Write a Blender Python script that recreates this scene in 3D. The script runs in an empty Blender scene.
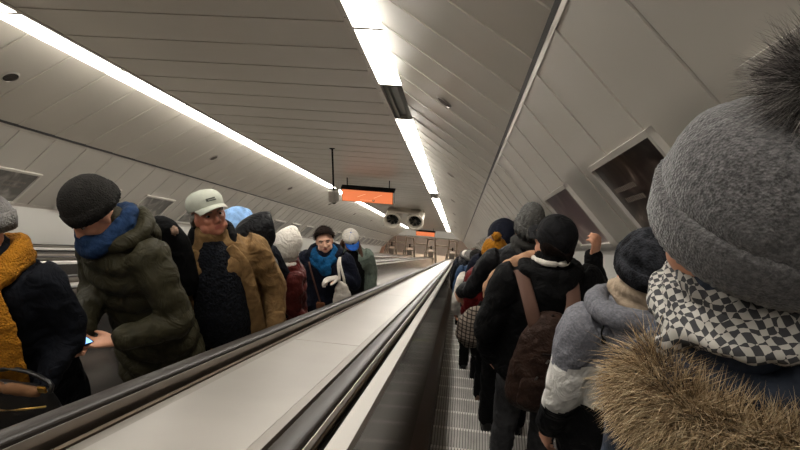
import bpy, bmesh, math, random
import numpy as np
from mathutils import Vector, Matrix, Euler, noise
random.seed(7); rng = np.random.default_rng(7)
PI = math.pi
SC = bpy.context.scene
COL = SC.collection

# ------------------------------------------------------------ camera
ZC = 24.54                                  # camera height above the lower landing
TH = math.radians(30)                       # slope of the escalators
CT, ST = math.cos(TH), math.sin(TH)
F_PX = 545.0
YAW, PITCH, ROLL = math.radians(7.101), math.radians(-27.201), math.radians(1.5)
def W(x, n, s):                             # tunnel section (x right, n up off the slope, s down the slope) -> world
    return Vector((x, s*CT + n*ST, ZC - s*ST + n*CT))
def cam_axes():
    F = Vector((-math.sin(YAW)*math.cos(PITCH), math.cos(YAW)*math.cos(PITCH), math.sin(PITCH)))
    R = F.cross(Vector((0, 0, 1))).normalized(); U = R.cross(F)
    return R*math.cos(ROLL)+U*math.sin(ROLL), U*math.cos(ROLL)-R*math.sin(ROLL), F
CR, CU, CF = cam_axes()
cd = bpy.data.cameras.new('camera'); cd.sensor_width = 36; cd.lens = F_PX/800*36; cd.clip_start = .02; cd.clip_end = 300
cam = bpy.data.objects.new('camera', cd); COL.objects.link(cam)
M = Matrix((CR, CU, -CF)).transposed().to_4x4(); M.translation = (0, 0, ZC); cam.matrix_world = M
SC.camera = cam
def at_y(px, py, y):                        # point on the sight line of a pixel at distance y
    d = CF + CR*((px-400)/F_PX) - CU*((py-225)/F_PX)
    return Vector((0, 0, ZC)) + d*(y/d.y)

# ------------------------------------------------------------ world, exposure
w = bpy.data.worlds.new('world'); SC.world = w; w.use_nodes = True
w.node_tree.nodes['Background'].inputs[0].default_value = (.75, .7, .64, 1)
w.node_tree.nodes['Background'].inputs[1].default_value = .25
SC.view_settings.view_transform = 'Standard'; SC.view_settings.look = 'None'
SC.view_settings.gamma = 1; SC.view_settings.use_curve_mapping = False
SC.view_settings.exposure = 1.6
LAMP = 9.0
SC.cycles.use_denoising = True
SC.cycles.max_bounces = 8

# ------------------------------------------------------------ materials
def lin(c):
    if isinstance(c, str): c = tuple(int(c[i:i+2], 16)/255 for i in (0, 2, 4))
    return tuple(v/12.92 if v <= .04045 else ((v+.055)/1.055)**2.4 for v in c)+(1,)
MATS = {}
def mat(name, col, rough=.7, metal=0, emit=0, bump=None, var=0, vscale=30, spec=.5, sheen=0, col2=None, folds=0):
    """bump = (kind, scale, strength); var mixes a noise between col and col2"""
    if name in MATS: return MATS[name]
    m = bpy.data.materials.new(name); m.use_nodes = True; nt = m.node_tree; b = nt.nodes['Principled BSDF']
    c = lin(col); b.inputs['Base Color'].default_value = c
    b.inputs['Roughness'].default_value = rough; b.inputs['Metallic'].default_value = metal
    b.inputs['Specular IOR Level'].default_value = spec
    if sheen: b.inputs['Sheen Weight'].default_value = sheen; b.inputs['Sheen Roughness'].default_value = .5
    if emit: b.inputs['Emission Color'].default_value = c; b.inputs['Emission Strength'].default_value = emit
    tc = nt.nodes.new('ShaderNodeTexCoord')
    if var or col2:
        n = nt.nodes.new('ShaderNodeTexNoise'); n.inputs['Scale'].default_value = vscale; n.inputs['Detail'].default_value = 4
        nt.links.new(tc.outputs['Object'], n.inputs['Vector'])
        r = nt.nodes.new('ShaderNodeValToRGB'); r.color_ramp.elements[0].position = .35; r.color_ramp.elements[1].position = .65
        c2 = lin(col2) if col2 else tuple(min(1, v*(1+var)) for v in c[:3])+(1,)
        c1 = c if col2 else tuple(v*(1-var) for v in c[:3])+(1,)
        r.color_ramp.elements[0].color = c1; r.color_ramp.elements[1].color = c2
        nt.links.new(n.outputs['Fac'], r.inputs['Fac']); nt.links.new(r.outputs['Color'], b.inputs['Base Color'])
    if bump:
        kind, sc, st = bump
        if kind == 'noise':
            t = nt.nodes.new('ShaderNodeTexNoise'); t.inputs['Scale'].default_value = sc; t.inputs['Detail'].default_value = 3; o = t.outputs['Fac']
        elif kind == 'voronoi':
            t = nt.nodes.new('ShaderNodeTexVoronoi'); t.inputs['Scale'].default_value = sc; o = t.outputs['Distance']
        else:
            t = nt.nodes.new('ShaderNodeTexWave'); t.inputs['Scale'].default_value = sc; t.inputs['Distortion'].default_value = 1.5
            t.bands_direction = kind; o = t.outputs['Fac']
        nt.links.new(tc.outputs['Object'], t.inputs['Vector'])
        bp = nt.nodes.new('ShaderNodeBump'); bp.inputs['Strength'].default_value = st; bp.inputs['Distance'].default_value = .01
        nt.links.new(o, bp.inputs['Height'])
        if folds:
            t2 = nt.nodes.new('ShaderNodeTexNoise'); t2.inputs['Scale'].default_value = folds; t2.inputs['Detail'].default_value = 2; t2.inputs['Distortion'].default_value = 1.6
            nt.links.new(tc.outputs['Object'], t2.inputs['Vector']); b2 = nt.nodes.new('ShaderNodeBump'); b2.inputs['Strength'].default_value = .5; b2.inputs['Distance'].default_value = .035
            nt.links.new(t2.outputs['Fac'], b2.inputs['Height']); nt.links.new(b2.outputs['Normal'], bp.inputs['Normal'])
        nt.links.new(bp.outputs['Normal'], b.inputs['Normal'])
    MATS[name] = m; return m
def cloth(name, col, rough=.85, st=.35, sc=60, **k): return mat(name, col, rough, bump=('noise', sc, st), var=k.pop('var', .18), vscale=k.pop('vscale', 25), spec=k.pop('spec', .12), folds=k.pop('folds', 11), **k)

m_ceil = mat('ceiling_panel', 'bab4a9', .36, .0, bump=('noise', 1.6, .3), var=.04, vscale=.8)
m_wallp = mat('wall_panel', 'b4afa6', .3, .2, bump=('noise', 2.0, .3), var=.05, vscale=.9)
m_white = mat('wall_white', 'd6d3cd', .4)
m_joint = mat('joint_shadow_gap', '2a2724', .8)
m_trim = mat('trim_dark', '1d1b1a', .5)
m_lit = mat('lit_diffuser', 'fffaf0', .5, emit=LAMP)
m_unlit = mat('unlit_reflector', '70706c', .35, .5)
m_alu = mat('aluminium', 'b4aea6', .32, .85)
m_frame = mat('poster_frame_silver', 'c9c4bc', .4, .35)
m_alud = mat('aluminium_dark', '6b655f', .35, .8)
m_deck = mat('deck_steel', '8f8a84', .42, .45, bump=('noise', 3, .09), var=.08, vscale=2.2)
m_rubber = mat('handrail_rubber', '241e1a', .42, spec=.18)
m_black = mat('black_plastic', '0a0909', .6, spec=.15)
m_strip = mat('pale_strip', 'b9b4ad', .45)
m_brass = mat('brass_strip', '8a7560', .3, .9)
m_steel = mat('balustrade_steel', '8b8784', .14, .85, bump=('noise', 5, .04))
m_skirtb = mat('skirt_brown', '6b5c50', .4, .3, var=.1, vscale=3)
m_step = mat('step_aluminium', 'aaa6a1', .45, .5, var=.15, vscale=6)
m_skin = mat('skin', 'c08a6e', .5, bump=('noise', 90, .05), var=.06, vscale=12)
m_lip = mat('lips', '9a5648', .5)
m_eye = mat('eye_white', '8f857e', .4)
m_iris = mat('iris_dark', '1a1310', .2)

# ------------------------------------------------------------ object helpers
def obj(name, bm, m, parent=None, smooth=False, label=None):
    me = bpy.data.meshes.new(name)
    if isinstance(bm, bmesh.types.BMesh):
        bmesh.ops.recalc_face_normals(bm, faces=bm.faces); bm.to_mesh(me); bm.free()
    else: me = bm; me.name = name
    for x in (m if isinstance(m, (list, tuple)) else [m]): me.materials.append(x)
    if smooth: me.polygons.foreach_set('use_smooth', [True]*len(me.polygons))
    o = bpy.data.objects.new(name, me); COL.objects.link(o)
    if parent: o.parent = parent
    if label: o['label'] = label
    return o
def tag(o, label, cat, group=None, kind=None):
    o['label'] = label; o['category'] = cat
    if group: o['group'] = group
    if kind: o['kind'] = kind
    return o
def empty(name, loc=(0, 0, 0), rz=0, sc=1):
    o = bpy.data.objects.new(name, None); COL.objects.link(o); o.location = loc; o.rotation_euler = (0, 0, rz); o.scale = (sc,)*3
    o.empty_display_size = .1; return o
def struct(o): o['kind'] = 'structure'; return o
def dup(o, parent=None):
    c = o.copy(); COL.objects.link(c); c.parent = parent
    for ch in o.children: dup(ch, c)
    return c
def quad(bm, pts, mi=0):
    f = bm.faces.new([bm.verts.new(p) for p in pts]); f.material_index = mi; return f
def slab(bm, a, b, mi=0, up=.02, s0=0, s1=1, nrm=None):
    """plate in the tunnel section from a to b, s0..s1, thickness up along nrm"""
    d = Vector((b[0]-a[0], b[1]-a[1])); n = nrm or Vector((-d.y, d.x)).normalized()
    P = [(a[0], a[1]), (b[0], b[1]), (b[0]+n[0]*up, b[1]+n[1]*up), (a[0]+n[0]*up, a[1]+n[1]*up)]
    prism(bm, P, s0, s1, mi)
def prism(bm, P, s0, s1, mi=0):
    A = [bm.verts.new(W(x, n, s0)) for x, n in P]; B = [bm.verts.new(W(x, n, s1)) for x, n in P]
    k = len(P)
    fs = [bm.faces.new(A), bm.faces.new(B[::-1])]
    for i in range(k): fs.append(bm.faces.new((A[i], B[i], B[(i+1) % k], A[(i+1) % k])))
    for f in fs: f.material_index = mi
def box(bm, c, size, rot=None, mi=0, bev=0):
    r = bmesh.ops.create_cube(bm, size=1)
    T = Matrix.Translation(c) @ ((rot or Matrix.Identity(3)).to_4x4()) @ Matrix.Diagonal((*size, 1))
    bmesh.ops.transform(bm, matrix=T, verts=r['verts'])
    if bev:
        es = list({e for v in r['verts'] for e in v.link_edges}); bmesh.ops.bevel(bm, geom=es, offset=bev, segments=2, affect='EDGES')
    for v in r['verts']:
        if v.is_valid:
            for f in v.link_faces: f.material_index = mi
def frame_of(t, ref):
    t = t.normalized(); a = (ref - t*ref.dot(t))
    if a.length < 1e-4: a = Vector((0, 1, 0)) - t*t.y
    a.normalize(); return a, t.cross(a)
def tube(bm, pts, rad, seg=12, ref=Vector((1, 0, 0)), sub=3, puff=None, caps=True, mi=0):
    """smooth tapered tube through pts; rad = list of r or (ra, rb); closed with rounded ends"""
    pts = [Vector(p) for p in pts]; rad = [(r, r) if not isinstance(r, (tuple, list)) else r for r in rad]
    P, Rr = [], []
    n = len(pts)
    L = sum((pts[i+1]-pts[i]).length for i in range(n-1))
    for i in range(n-1):
        p0, p1, p2, p3 = pts[max(i-1, 0)], pts[i], pts[i+1], pts[min(i+2, n-1)]
        k = sub if not puff else max(sub, int((p2-p1).length/puff[0]*7))
        for j in range(k):
            t = j/k
            P.append(.5*((2*p1)+(p2-p0)*t+(2*p0-5*p1+4*p2-p3)*t*t+(3*p1-p0-3*p2+p3)*t**3))
            Rr.append((rad[i][0]*(1-t)+rad[i+1][0]*t, rad[i][1]*(1-t)+rad[i+1][1]*t))
    P.append(pts[-1]); Rr.append(rad[-1])
    if puff:
        d = 0
        for i in range(len(P)):
            if i: d += (P[i]-P[i-1]).length
            q = 1 + puff[1]*(abs(math.sin(PI*d/puff[0]))**.6 - .6)
            Rr[i] = (Rr[i][0]*q, Rr[i][1]*q)
    if caps:
        t0 = (P[0]-P[1]).normalized(); t1 = (P[-1]-P[-2]).normalized()
        h0, h1 = min(Rr[0])*.6, min(Rr[-1])*.6
        r0, r1 = Rr[0], Rr[-1]
        P = [P[0]+t0*h0*.95, P[0]+t0*h0*.6]+P+[P[-1]+t1*h1*.6, P[-1]+t1*h1*.95]
        Rr = [(r0[0]*.35, r0[1]*.35), (r0[0]*.8, r0[1]*.8)]+Rr+[(r1[0]*.8, r1[1]*.8), (r1[0]*.35, r1[1]*.35)]
    rings = []
    for i, p in enumerate(P):
        t = P[min(i+1, len(P)-1)]-P[max(i-1, 0)]
        a, b = frame_of(t, ref)
        rings.append([bm.verts.new(p+a*math.cos(2*PI*j/seg)*Rr[i][0]+b*math.sin(2*PI*j/seg)*Rr[i][1]) for j in range(seg)])
    fs = []
    for i in range(len(rings)-1):
        for j in range(seg):
            fs.append(bm.faces.new((rings[i][j], rings[i][(j+1) % seg], rings[i+1][(j+1) % seg], rings[i+1][j])))
    fs.append(bm.faces.new(rings[0][::-1])); fs.append(bm.faces.new(rings[-1]))
    for f in fs: f.material_index = mi
def ell(bm, c, r, rot=None, u=16, v=10, mi=0):
    q = bmesh.ops.create_uvsphere(bm, u_segments=u, v_segments=v, radius=1)
    T = Matrix.Translation(c) @ ((rot or Matrix.Identity(3)).to_4x4()) @ Matrix.Diagonal((*r, 1))
    bmesh.ops.transform(bm, matrix=T, verts=q['verts'])
    for vv in q['verts']:
        for f in vv.link_faces: f.material_index = mi
def rod(bm, a, b, r, seg=10, mi=0): tube(bm, [a, b], [r, r], seg, ref=Vector((.3, .8, .52)), sub=1, caps=False, mi=mi)
TEX = {}
def cloudtex(sc):
    if sc not in TEX:
        t = bpy.data.textures.new('fold_noise', 'CLOUDS'); t.noise_scale = sc; t.noise_depth = 2; TEX[sc] = t
    return TEX[sc]
def fuse(bm, voxel=.012, smooth=4, fold=0, fscale=.1, solid=0):
    """voxel union of the closed shells in bm, smoothed, with optional folds -> mesh"""
    me = bpy.data.meshes.new('tmp'); bmesh.ops.recalc_face_normals(bm, faces=bm.faces); bm.to_mesh(me); bm.free()
    o = bpy.data.objects.new('tmp', me); COL.objects.link(o)
    if solid:
        s = o.modifiers.new('s', 'SOLIDIFY'); s.thickness = solid; s.offset = 0
    if voxel:
        r = o.modifiers.new('r', 'REMESH'); r.mode = 'VOXEL'; r.voxel_size = voxel
    if smooth:
        s = o.modifiers.new('m', 'SMOOTH'); s.factor = .5; s.iterations = smooth
    if fold:
        d = o.modifiers.new('d', 'DISPLACE'); d.texture = cloudtex(fscale); d.strength = fold; d.mid_level = .5; d.texture_coords = 'LOCAL'
    dg = bpy.context.evaluated_depsgraph_get(); dg.update()
    out = bpy.data.meshes.new_from_object(o.evaluated_get(dg)); out.materials.clear()
    bpy.data.objects.remove(o); bpy.data.meshes.remove(me)
    out.polygons.foreach_set('use_smooth', [True]*len(out.polygons))
    return out

# ------------------------------------------------------------ tunnel shell
HC = 1.67; XR, XL = -.818, -3.858; XC = -2.338
S0, S1 = -6.0, 41.0
PJ = .553
corR, corL = (.30, 1.01), (-4.976, 1.01)
wbR, wbL = (1.085, .157), (-5.761, .157)
def panels(a, b, m, name, first, seams=True, thick=.02, extra=None, mats=None):
    bm = bmesh.new()
    d = Vector((b[0]-a[0], b[1]-a[1])); n = Vector((-d.y, d.x)).normalized()
    if n.y < 0: n = -n
    k0 = math.ceil((S0-first)/PJ)
    s = first+k0*PJ
    while s < S1:
        g = .005; t = .005
        P0 = [(a[0], a[1]), (b[0], b[1]), (b[0]+n.x*thick, b[1]+n.y*thick), (a[0]+n.x*thick, a[1]+n.y*thick)]
        # each panel sits a few millimetres askew, lower at its downhill edge
        A = [bm.verts.new(W(x-n.x*t, y-n.y*t, s+g)) for x, y in P0]
        Bv = [bm.verts.new(W(x, y, s+PJ-g)) for x, y in P0]
        bm.faces.new(A); bm.faces.new(Bv[::-1])
        for i in range(4): bm.faces.new((A[i], Bv[i], Bv[(i+1) % 4], A[(i+1) % 4]))
        s += PJ
    # backing behind the gaps
    q = [(a[0]+n.x*.03, a[1]+n.y*.03), (b[0]+n.x*.03, b[1]+n.y*.03), (b[0]+n.x*.07, b[1]+n.y*.07), (a[0]+n.x*.07, a[1]+n.y*.07)]
    prism(bm, q, S0, S1, 1)
    if extra: extra(bm)
    return struct(obj(name, bm, [m, m_joint] + (mats or [])))
panels((XL+.12, HC), (XR-.12, HC), m_ceil, 'ceiling', 3.93)
panels((XR+.12, HC-.03), corR, m_ceil, 'ceiling', 3.85)
panels(corL, (XL-.12, HC-.03), m_ceil, 'ceiling', 3.85)
def low_r(bm):
    prism(bm, [(1.09, .15), (1.27, -.42), (1.33, -.42), (1.15, .16)], S0, S1, 2)
    prism(bm, [(1.07, .165), (1.10, .125), (1.12, .14), (1.09, .18)], S0, S1, 3)
def low_l(bm):
    prism(bm, [(-5.766, .15), (-5.946, -.42), (-6.006, -.42), (-5.826, .16)], S0, S1, 2)
    prism(bm, [(-5.746, .165), (-5.776, .125), (-5.80, .14), (-5.77, .18)], S0, S1, 3)
panels((corR[0]+.012, corR[1]-.03), wbR, m_wallp, 'wall_right', 2.26, extra=low_r, mats=[m_white, m_alu])
panels(wbL, (corL[0]-.012, corL[1]-.03), m_wallp, 'wall_left', 2.26, extra=low_l, mats=[m_white, m_alu])
for nm, (cx, cn), sg in (('trim_1', corR, 1), ('trim_2', corL, -1)):
    bm = bmesh.new()
    prism(bm, [(cx-sg*.012, cn-.002), (cx+sg*.006, cn-.02), (cx+sg*.03, cn+.03), (cx+sg*.01, cn+.05)], S0, S1, 0)
    prism(bm, [(cx+sg*.006, cn-.026), (cx+sg*.02, cn-.048), (cx+sg*.04, cn-.02), (cx+sg*.026, cn-.0)], S0, S1, 1)
    struct(obj(nm, bm, [m_trim, m_alu]))
# unseen outer shell behind the panels, blocks the world light
bm = bmesh.new()
ring = [(-6.1, -.5), (-5.95, .25), (-5.1, 1.15), (-3.9, 1.8), (-.8, 1.8), (.45, 1.15), (1.3, .25), (1.4, -.5), (1.4, -1.75), (-6.1, -1.75)]
for i in range(len(ring)):
    a, b = ring[i], ring[(i+1) % len(ring)]
    quad(bm, [W(*a, S0-.5), W(*b, S0-.5), W(*b, S1+(6.3 if i >= 7 else 0)), W(*a, S1+(6.3 if i >= 7 else 0))])
struct(obj('light_block_shell', bm, m_joint))

# ------------------------------------------------------------ ceiling lights
def light(k, x, lit, side, far):
    s = 4.04+1.4*k
    t = empty('ceiling_light', W(x, HC-.04, s+.7))
    inv = W(x, HC-.04, s+.7)
    def loc(bm):
        bmesh.ops.translate(bm, vec=-inv, verts=bm.verts); return bm
    bm = bmesh.new()
    for a, b in ((-.17, -.118), (.118, .17)):
        prism(bm, [(x+a, HC-.012), (x+b, HC-.012), (x+b, HC+.06), (x+a, HC+.06)], s+.002, s+1.398)
    if lit:
        prism(bm, [(x-.118, HC-.006), (x+.118, HC-.006), (x+.118, HC+.06), (x-.118, HC+.06)], s+.002, s+.022)
        prism(bm, [(x-.118, HC-.006), (x+.118, HC-.006), (x+.118, HC+.06), (x-.118, HC+.06)], s+1.378, s+1.398)
    for sx in (-.145, .145):
        for q in range(4): ell(bm, W(x+sx, HC-.012, s+.2+q*.33), (.007, .007, .004), u=6, v=4, mi=1)
    obj('housing', loc(bm), [m_alu, m_joint], t)
    bm = bmesh.new()
    if lit:
        prism(bm, [(x-.108, HC-.004), (x+.108, HC-.004), (x+.108, HC+.012), (x-.108, HC+.012)], s+.024, s+1.376)
        obj('diffuser', loc(bm), m_lit, t)
    else:
        prism(bm, [(x-.118, HC+.03), (x-.05, HC+.0), (x-.05, HC+.05), (x-.118, HC+.06)], s, s+1.4)
        prism(bm, [(x+.118, HC+.03), (x+.05, HC+.0), (x+.05, HC+.05), (x+.118, HC+.06)], s, s+1.4)
        prism(bm, [(x-.05, HC+.045), (x+.05, HC+.045), (x+.05, HC+.06), (x-.05, HC+.06)], s, s+1.4)
        obj('reflector', loc(bm), m_unlit, t)
    if lit: lab = f'bright white rectangular light panel in the {side} strip of the tunnel ceiling' 
    else: lab = ''
    if not lit and far: lab = 'dead grey light box in the right light strip, %s' % far
    tag(t, lab, 'ceiling light', f'light panels of the {side} strip' if lit else None)
KMAX = int((S1-4.04)/1.4)
ordr = ['nearest', 'second nearest', 'third nearest', 'fourth nearest', 'fifth nearest', 'sixth nearest', 'seventh nearest', 'eighth nearest']
DEAD = {1: 'nearest of the three dead boxes', 8: 'middle one of the three dead boxes', 18: 'farthest of the three dead boxes'}
for k in range(-6, KMAX): light(k, XR, k not in DEAD, 'right', DEAD.get(k))
for k in range(-6, KMAX): light(k, XL, True, 'left', None)

# ------------------------------------------------------------ round ceiling vents
def vent(s, side):
    a, b = (corR, (XR+.12, HC-.03)) if side == 'right' else (corL, (XL-.12, HC-.03))
    x, n = a[0]+(b[0]-a[0])*.53, a[1]+(b[1]-a[1])*.53
    d = (W(b[0], b[1], 0)-W(a[0], a[1], 0)).normalized(); tt = (W(0, 0, 1)-W(0, 0, 0)).normalized()
    nn = d.cross(tt).normalized(); nn = nn if nn.z < 0 else -nn
    R = Matrix((d, tt, nn)).transposed()
    t = empty('ceiling_vent', W(x, n, s)+nn*.0)
    bm = bmesh.new()
    for i in range(20):
        pass
    q = bmesh.ops.create_cone(bm, cap_ends=False, segments=28, radius1=.085, radius2=.07, depth=.014)
    q2 = bmesh.ops.create_cone(bm, cap_ends=False, segments=28, radius1=.066, radius2=.07, depth=.014)
    bmesh.ops.transform(bm, matrix=Matrix.Translation(nn*.012) @ R.to_4x4(), verts=bm.verts)
    obj('rim', bm, m_alu, t, True)
    bm = bmesh.new()
    bmesh.ops.create_cone(bm, cap_ends=True, segments=24, radius1=.067, radius2=.067, depth=.004)
    bmesh.ops.transform(bm, matrix=Matrix.Translation(nn*.011) @ R.to_4x4(), verts=bm.verts)
    for j in (-2, -1, 0, 1, 2): box(bm, nn*.016+tt*j*.022, (.12*math.cos(j*.45), .004, .006), R, 1)
    obj('grille', bm, [m_trim, m_alud], t)
    pos = {0: 'nearest', 1: 'second', 2: 'third', 3: 'fourth'}.get(round((s-4.77)/4.43))
    tag(t, f'small round dark ceiling vent, {pos or "far one"} in the row beside the {side} light strip', 'vent', f'round vents beside the {side} strip' )
for k in range(7):
    vent(4.77+4.43*k, 'right'); vent(4.77+4.43*k, 'left')

# ------------------------------------------------------------ poster frames
def postermat(name, c1, c2, c3, sc, det=6):
    m = bpy.data.materials.new(name); m.use_nodes = True; nt = m.node_tree; b = nt.nodes['Principled BSDF']
    b.inputs['Roughness'].default_value = .3
    tc = nt.nodes.new('ShaderNodeTexCoord'); n = nt.nodes.new('ShaderNodeTexNoise'); n.inputs['Scale'].default_value = sc
    n.inputs['Detail'].default_value = det; n.inputs['Distortion'].default_value = 1.2
    r = nt.nodes.new('ShaderNodeValToRGB'); e = r.color_ramp.elements; e[0].position = .42; e[1].position = .68
    e[0].color = lin(c1); e[1].color = lin(c3); k = e.new(.55); k.color = lin(c2)
    nt.links.new(tc.outputs['Object'], n.inputs['Vector']); nt.links.new(n.outputs['Fac'], r.inputs['Fac']); nt.links.new(r.outputs['Color'], b.inputs['Base Color'])
    return m
PM = [postermat('poster_dark_scene', '2e2622', '5a4e46', 'a89d92', 3.5, 3), postermat('poster_rose_print', '6a5656', '836d6b', 'a08e8a', 2.5, 1),
      postermat('poster_grey_print', '5c5955', '7c7872', 'a09b94', 4, 3), postermat('poster_brown_print', '3b322d', '5c514a', '847a70', 8)]
m_txt = mat('poster_print_pale', '7d736a', .4)
def poster(side, s1, mi, label, text):
    """framed poster whose downhill edge is at s1"""
    a, b = ((corR[0], corR[1]), wbR) if side == 'right' else ((corL[0], corL[1]), wbL)
    def pt(t, s, off=0):
        x, n = a[0]+(b[0]-a[0])*t, a[1]+(b[1]-a[1])*t
        sg = -1 if side == 'right' else 1
        return Vector((x, 0, n))+Vector((sg*.735*off, 0, -.677*off)), s
    o0 = pt(.77, 0)[0]; org = W(o0.x, o0.z, s1-.485)
    def P(t, s, off): v, ss = pt(t, s, off); return W(v.x, v.z, ss)-org
    s0 = s1-.97; t0, t1 = .515, .985
    t = empty('poster_frame', org)
    def bar(bm, ta, tb, sa, sb, oa, ob, mi=0):
        c = [P(ta, sa, oa), P(tb, sa, oa), P(tb, sb, oa), P(ta, sb, oa)]; d = [P(ta, sa, ob), P(tb, sa, ob), P(tb, sb, ob), P(ta, sb, ob)]
        A = [bm.verts.new(v) for v in c]; B = [bm.verts.new(v) for v in d]
        fs = [bm.faces.new(A), bm.faces.new(B[::-1])]+[bm.faces.new((A[i], B[i], B[(i+1) % 4], A[(i+1) % 4])) for i in range(4)]
        for f in fs: f.material_index = mi
    bm = bmesh.new(); e = .03; et = .026
    bar(bm, t0, t0+et, s0, s1, .0, .035); bar(bm, t1-et, t1, s0, s1, .0, .035)
    bar(bm, t0, t1, s0, s0+e, .0, .035); bar(bm, t0, t1, s1-e, s1, .0, .035)
    obj('frame', bm, m_frame, t)
    if not text:
        bm = bmesh.new(); bar(bm, t0+et, t1-et, s0+e, s1-e, .008, .014)
        obj('poster', bm, PM[mi], t)
    else:
        bm = bmesh.new(); bar(bm, t0+et, t1-et, s0+e, s1-e, .008, .014); r = random.Random(s1*10)
        for q in range(2):
            u = s0+.56+q*.0
            for i in range(16):
                l = r.uniform(.010, .022); bar(bm, .668+q*.06, .692+q*.06, u, u+l, .0142, .0148, 1); u += l+.009
                if u > s1-.10-.03*q: break
        obj('poster', bm, [PM[mi], m_txt], t)
    tag(t, label, 'poster', f'framed posters on the {side} tunnel wall')
nm = ['nearest', 'second nearest', 'third nearest']
poster('right', 1.49, 3, 'framed poster at the upper right edge of the photo, partly behind the fur pompom', 0)
poster('right', 3.15, 0, 'framed dark brown poster with two lines of pale print, left of the large grey hat', 1)
poster('right', 4.81, 1, 'silver framed dusky rose poster above the raised hand and black cap', 0)
for k in range(3, 14): poster('right', 1.49+1.66*k, (k*2) % 4, 'small framed poster on the right wall past the head of the tall man', 0)
def ll(k):
    return {0: 'framed grey poster with printing at the left edge of the photo above the grey beanie', 1: 'framed poster on the left wall right behind the dark knit hat',
            2: 'framed poster on the left wall just left of the pale cap'}.get(k)
for k in range(0, 22):
    lab = ll(k) or 'small framed poster in the receding row on the left wall past the pale cap'
    poster('left', 6.43+1.66*k, (2, 3, 2, 2)[k % 4] if k else 2, lab, k == 0)

# ------------------------------------------------------------ landing hall at the bottom
m_hfloor = mat('hall_floor', 'a5836e', .35, var=.08, vscale=2)
m_hfloor2 = mat('landing_plate', 'b0aaa0', .4, .4)
m_hdark = mat('landing_mat', '55504c', .6)
m_hwall = mat('hall_wall', '9a7560', .5)
SL = 47.0
yl = W(0, -1.2, SL).y
bm = bmesh.new()
def fl(y0, y1, mi, z=0.0): 
    box(bm, Vector((XC, (y0+y1)/2, z-.05)), (9, y1-y0, .1), mi=mi)
fl(yl-.3, yl+2.0, 1); fl(yl+2.0, yl+5.2, 2); fl(yl+5.2, yl+22, 0)
struct(obj('floor', bm, [m_hfloor, m_hfloor2, m_hdark]))
bm = bmesh.new(); box(bm, Vector((XC, yl+22, 2.2)), (9, .2, 4.6)); struct(obj('wall_end', bm, m_hwall))
for sx, nmw in ((4.4, 'wall_right'), (-4.4, 'wall_left')):
    bm = bmesh.new(); box(bm, Vector((XC+sx, yl+9.5, 2.2)), (.2, 25, 4.6)); struct(obj(nmw, bm, m_hwall))
ztop = W(0, 1.8, S1).z
bm = bmesh.new(); box(bm, Vector((XC, yl+9.5, 4.55)), (9, 25.4, .1)); struct(obj('ceiling', bm, m_ceil))
m_hl = mat('hall_fill_lamp', 'ffe9d0', .5, emit=12)  # unseen lamps, added to brighten the dark hall
for i in range(3):
    bm = bmesh.new(); box(bm, Vector((0, 0, 0)), (5, .4, .05)); o = obj('ceiling_light', bm, m_hl); o.location = (XC, yl+4+i*6, 4.46)
    tag(o, 'unseen lamp added to brighten the hall past the escalators, hidden beyond the tunnel mouth', 'ceiling light', 'added lamps of the lower hall')

# ------------------------------------------------------------ escalators
NH = -1.2; W0 = .5
def nosing(k): return W(0, NH, 3.9+.4*k)
def make_step_mesh():
    bm = bmesh.new(); hw = .498; n = 52; run = .3464
    # ridged tread: comb profile across, running along y; nosing edge at y=0, z=0
    xs = []
    for i in range(n):
        a = -hw+2*hw*i/n; p = 2*hw/n
        xs += [(a, -.010), (a+p*.28, -.010), (a+p*.34, 0), (a+p*.94, 0), (a+p, -.010)]
    rows = [[bm.verts.new((x, y, z+(0 if y < -.01 else -.001))) for x, z in xs] for y in (-run+.006, -.022, 0)]
    low = [bm.verts.new((x, -.006+(.006 if z > -.005 else 0), -.2)) for x, z in xs]; rows.append(low)
    for j in range(3):
        for i in range(len(xs)-1):
            f = bm.faces.new((rows[j][i], rows[j][i+1], rows[j+1][i+1], rows[j+1][i]))
            f.material_index = (2 if (i % 5) in (0, 4) else (1 if j == 1 and (i % 5) == 2 else (3 if j == 2 else 0)))
    return bm
def make_riser_mesh():
    bm = bmesh.new(); box(bm, Vector((0, -.02, -.11)), (.996, .02, .19)); return bm
STEP = bpy.data.meshes.new('step'); b_ = make_step_mesh(); b_.to_mesh(STEP); b_.free(); STEP.materials.append(m_step); STEP.materials.append(mat('step_nosing', 'd0ccc6', .4, .3)); STEP.materials.append(mat('step_groove', '63605d', .7, .2)); STEP.materials.append(mat('step_riser', '57534f', .6, .3))  # lighter nosing strip: chamfer highlight painted in, along with worn aluminium
ESC_LABEL = ['escalator at the right carrying the queue seen from behind', 'escalator left of the wide steel deck, carrying people who face the camera',
             'empty third escalator from the right, beyond the riders facing the camera', 'far left escalator along the left tunnel wall']
SE = SL
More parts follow.
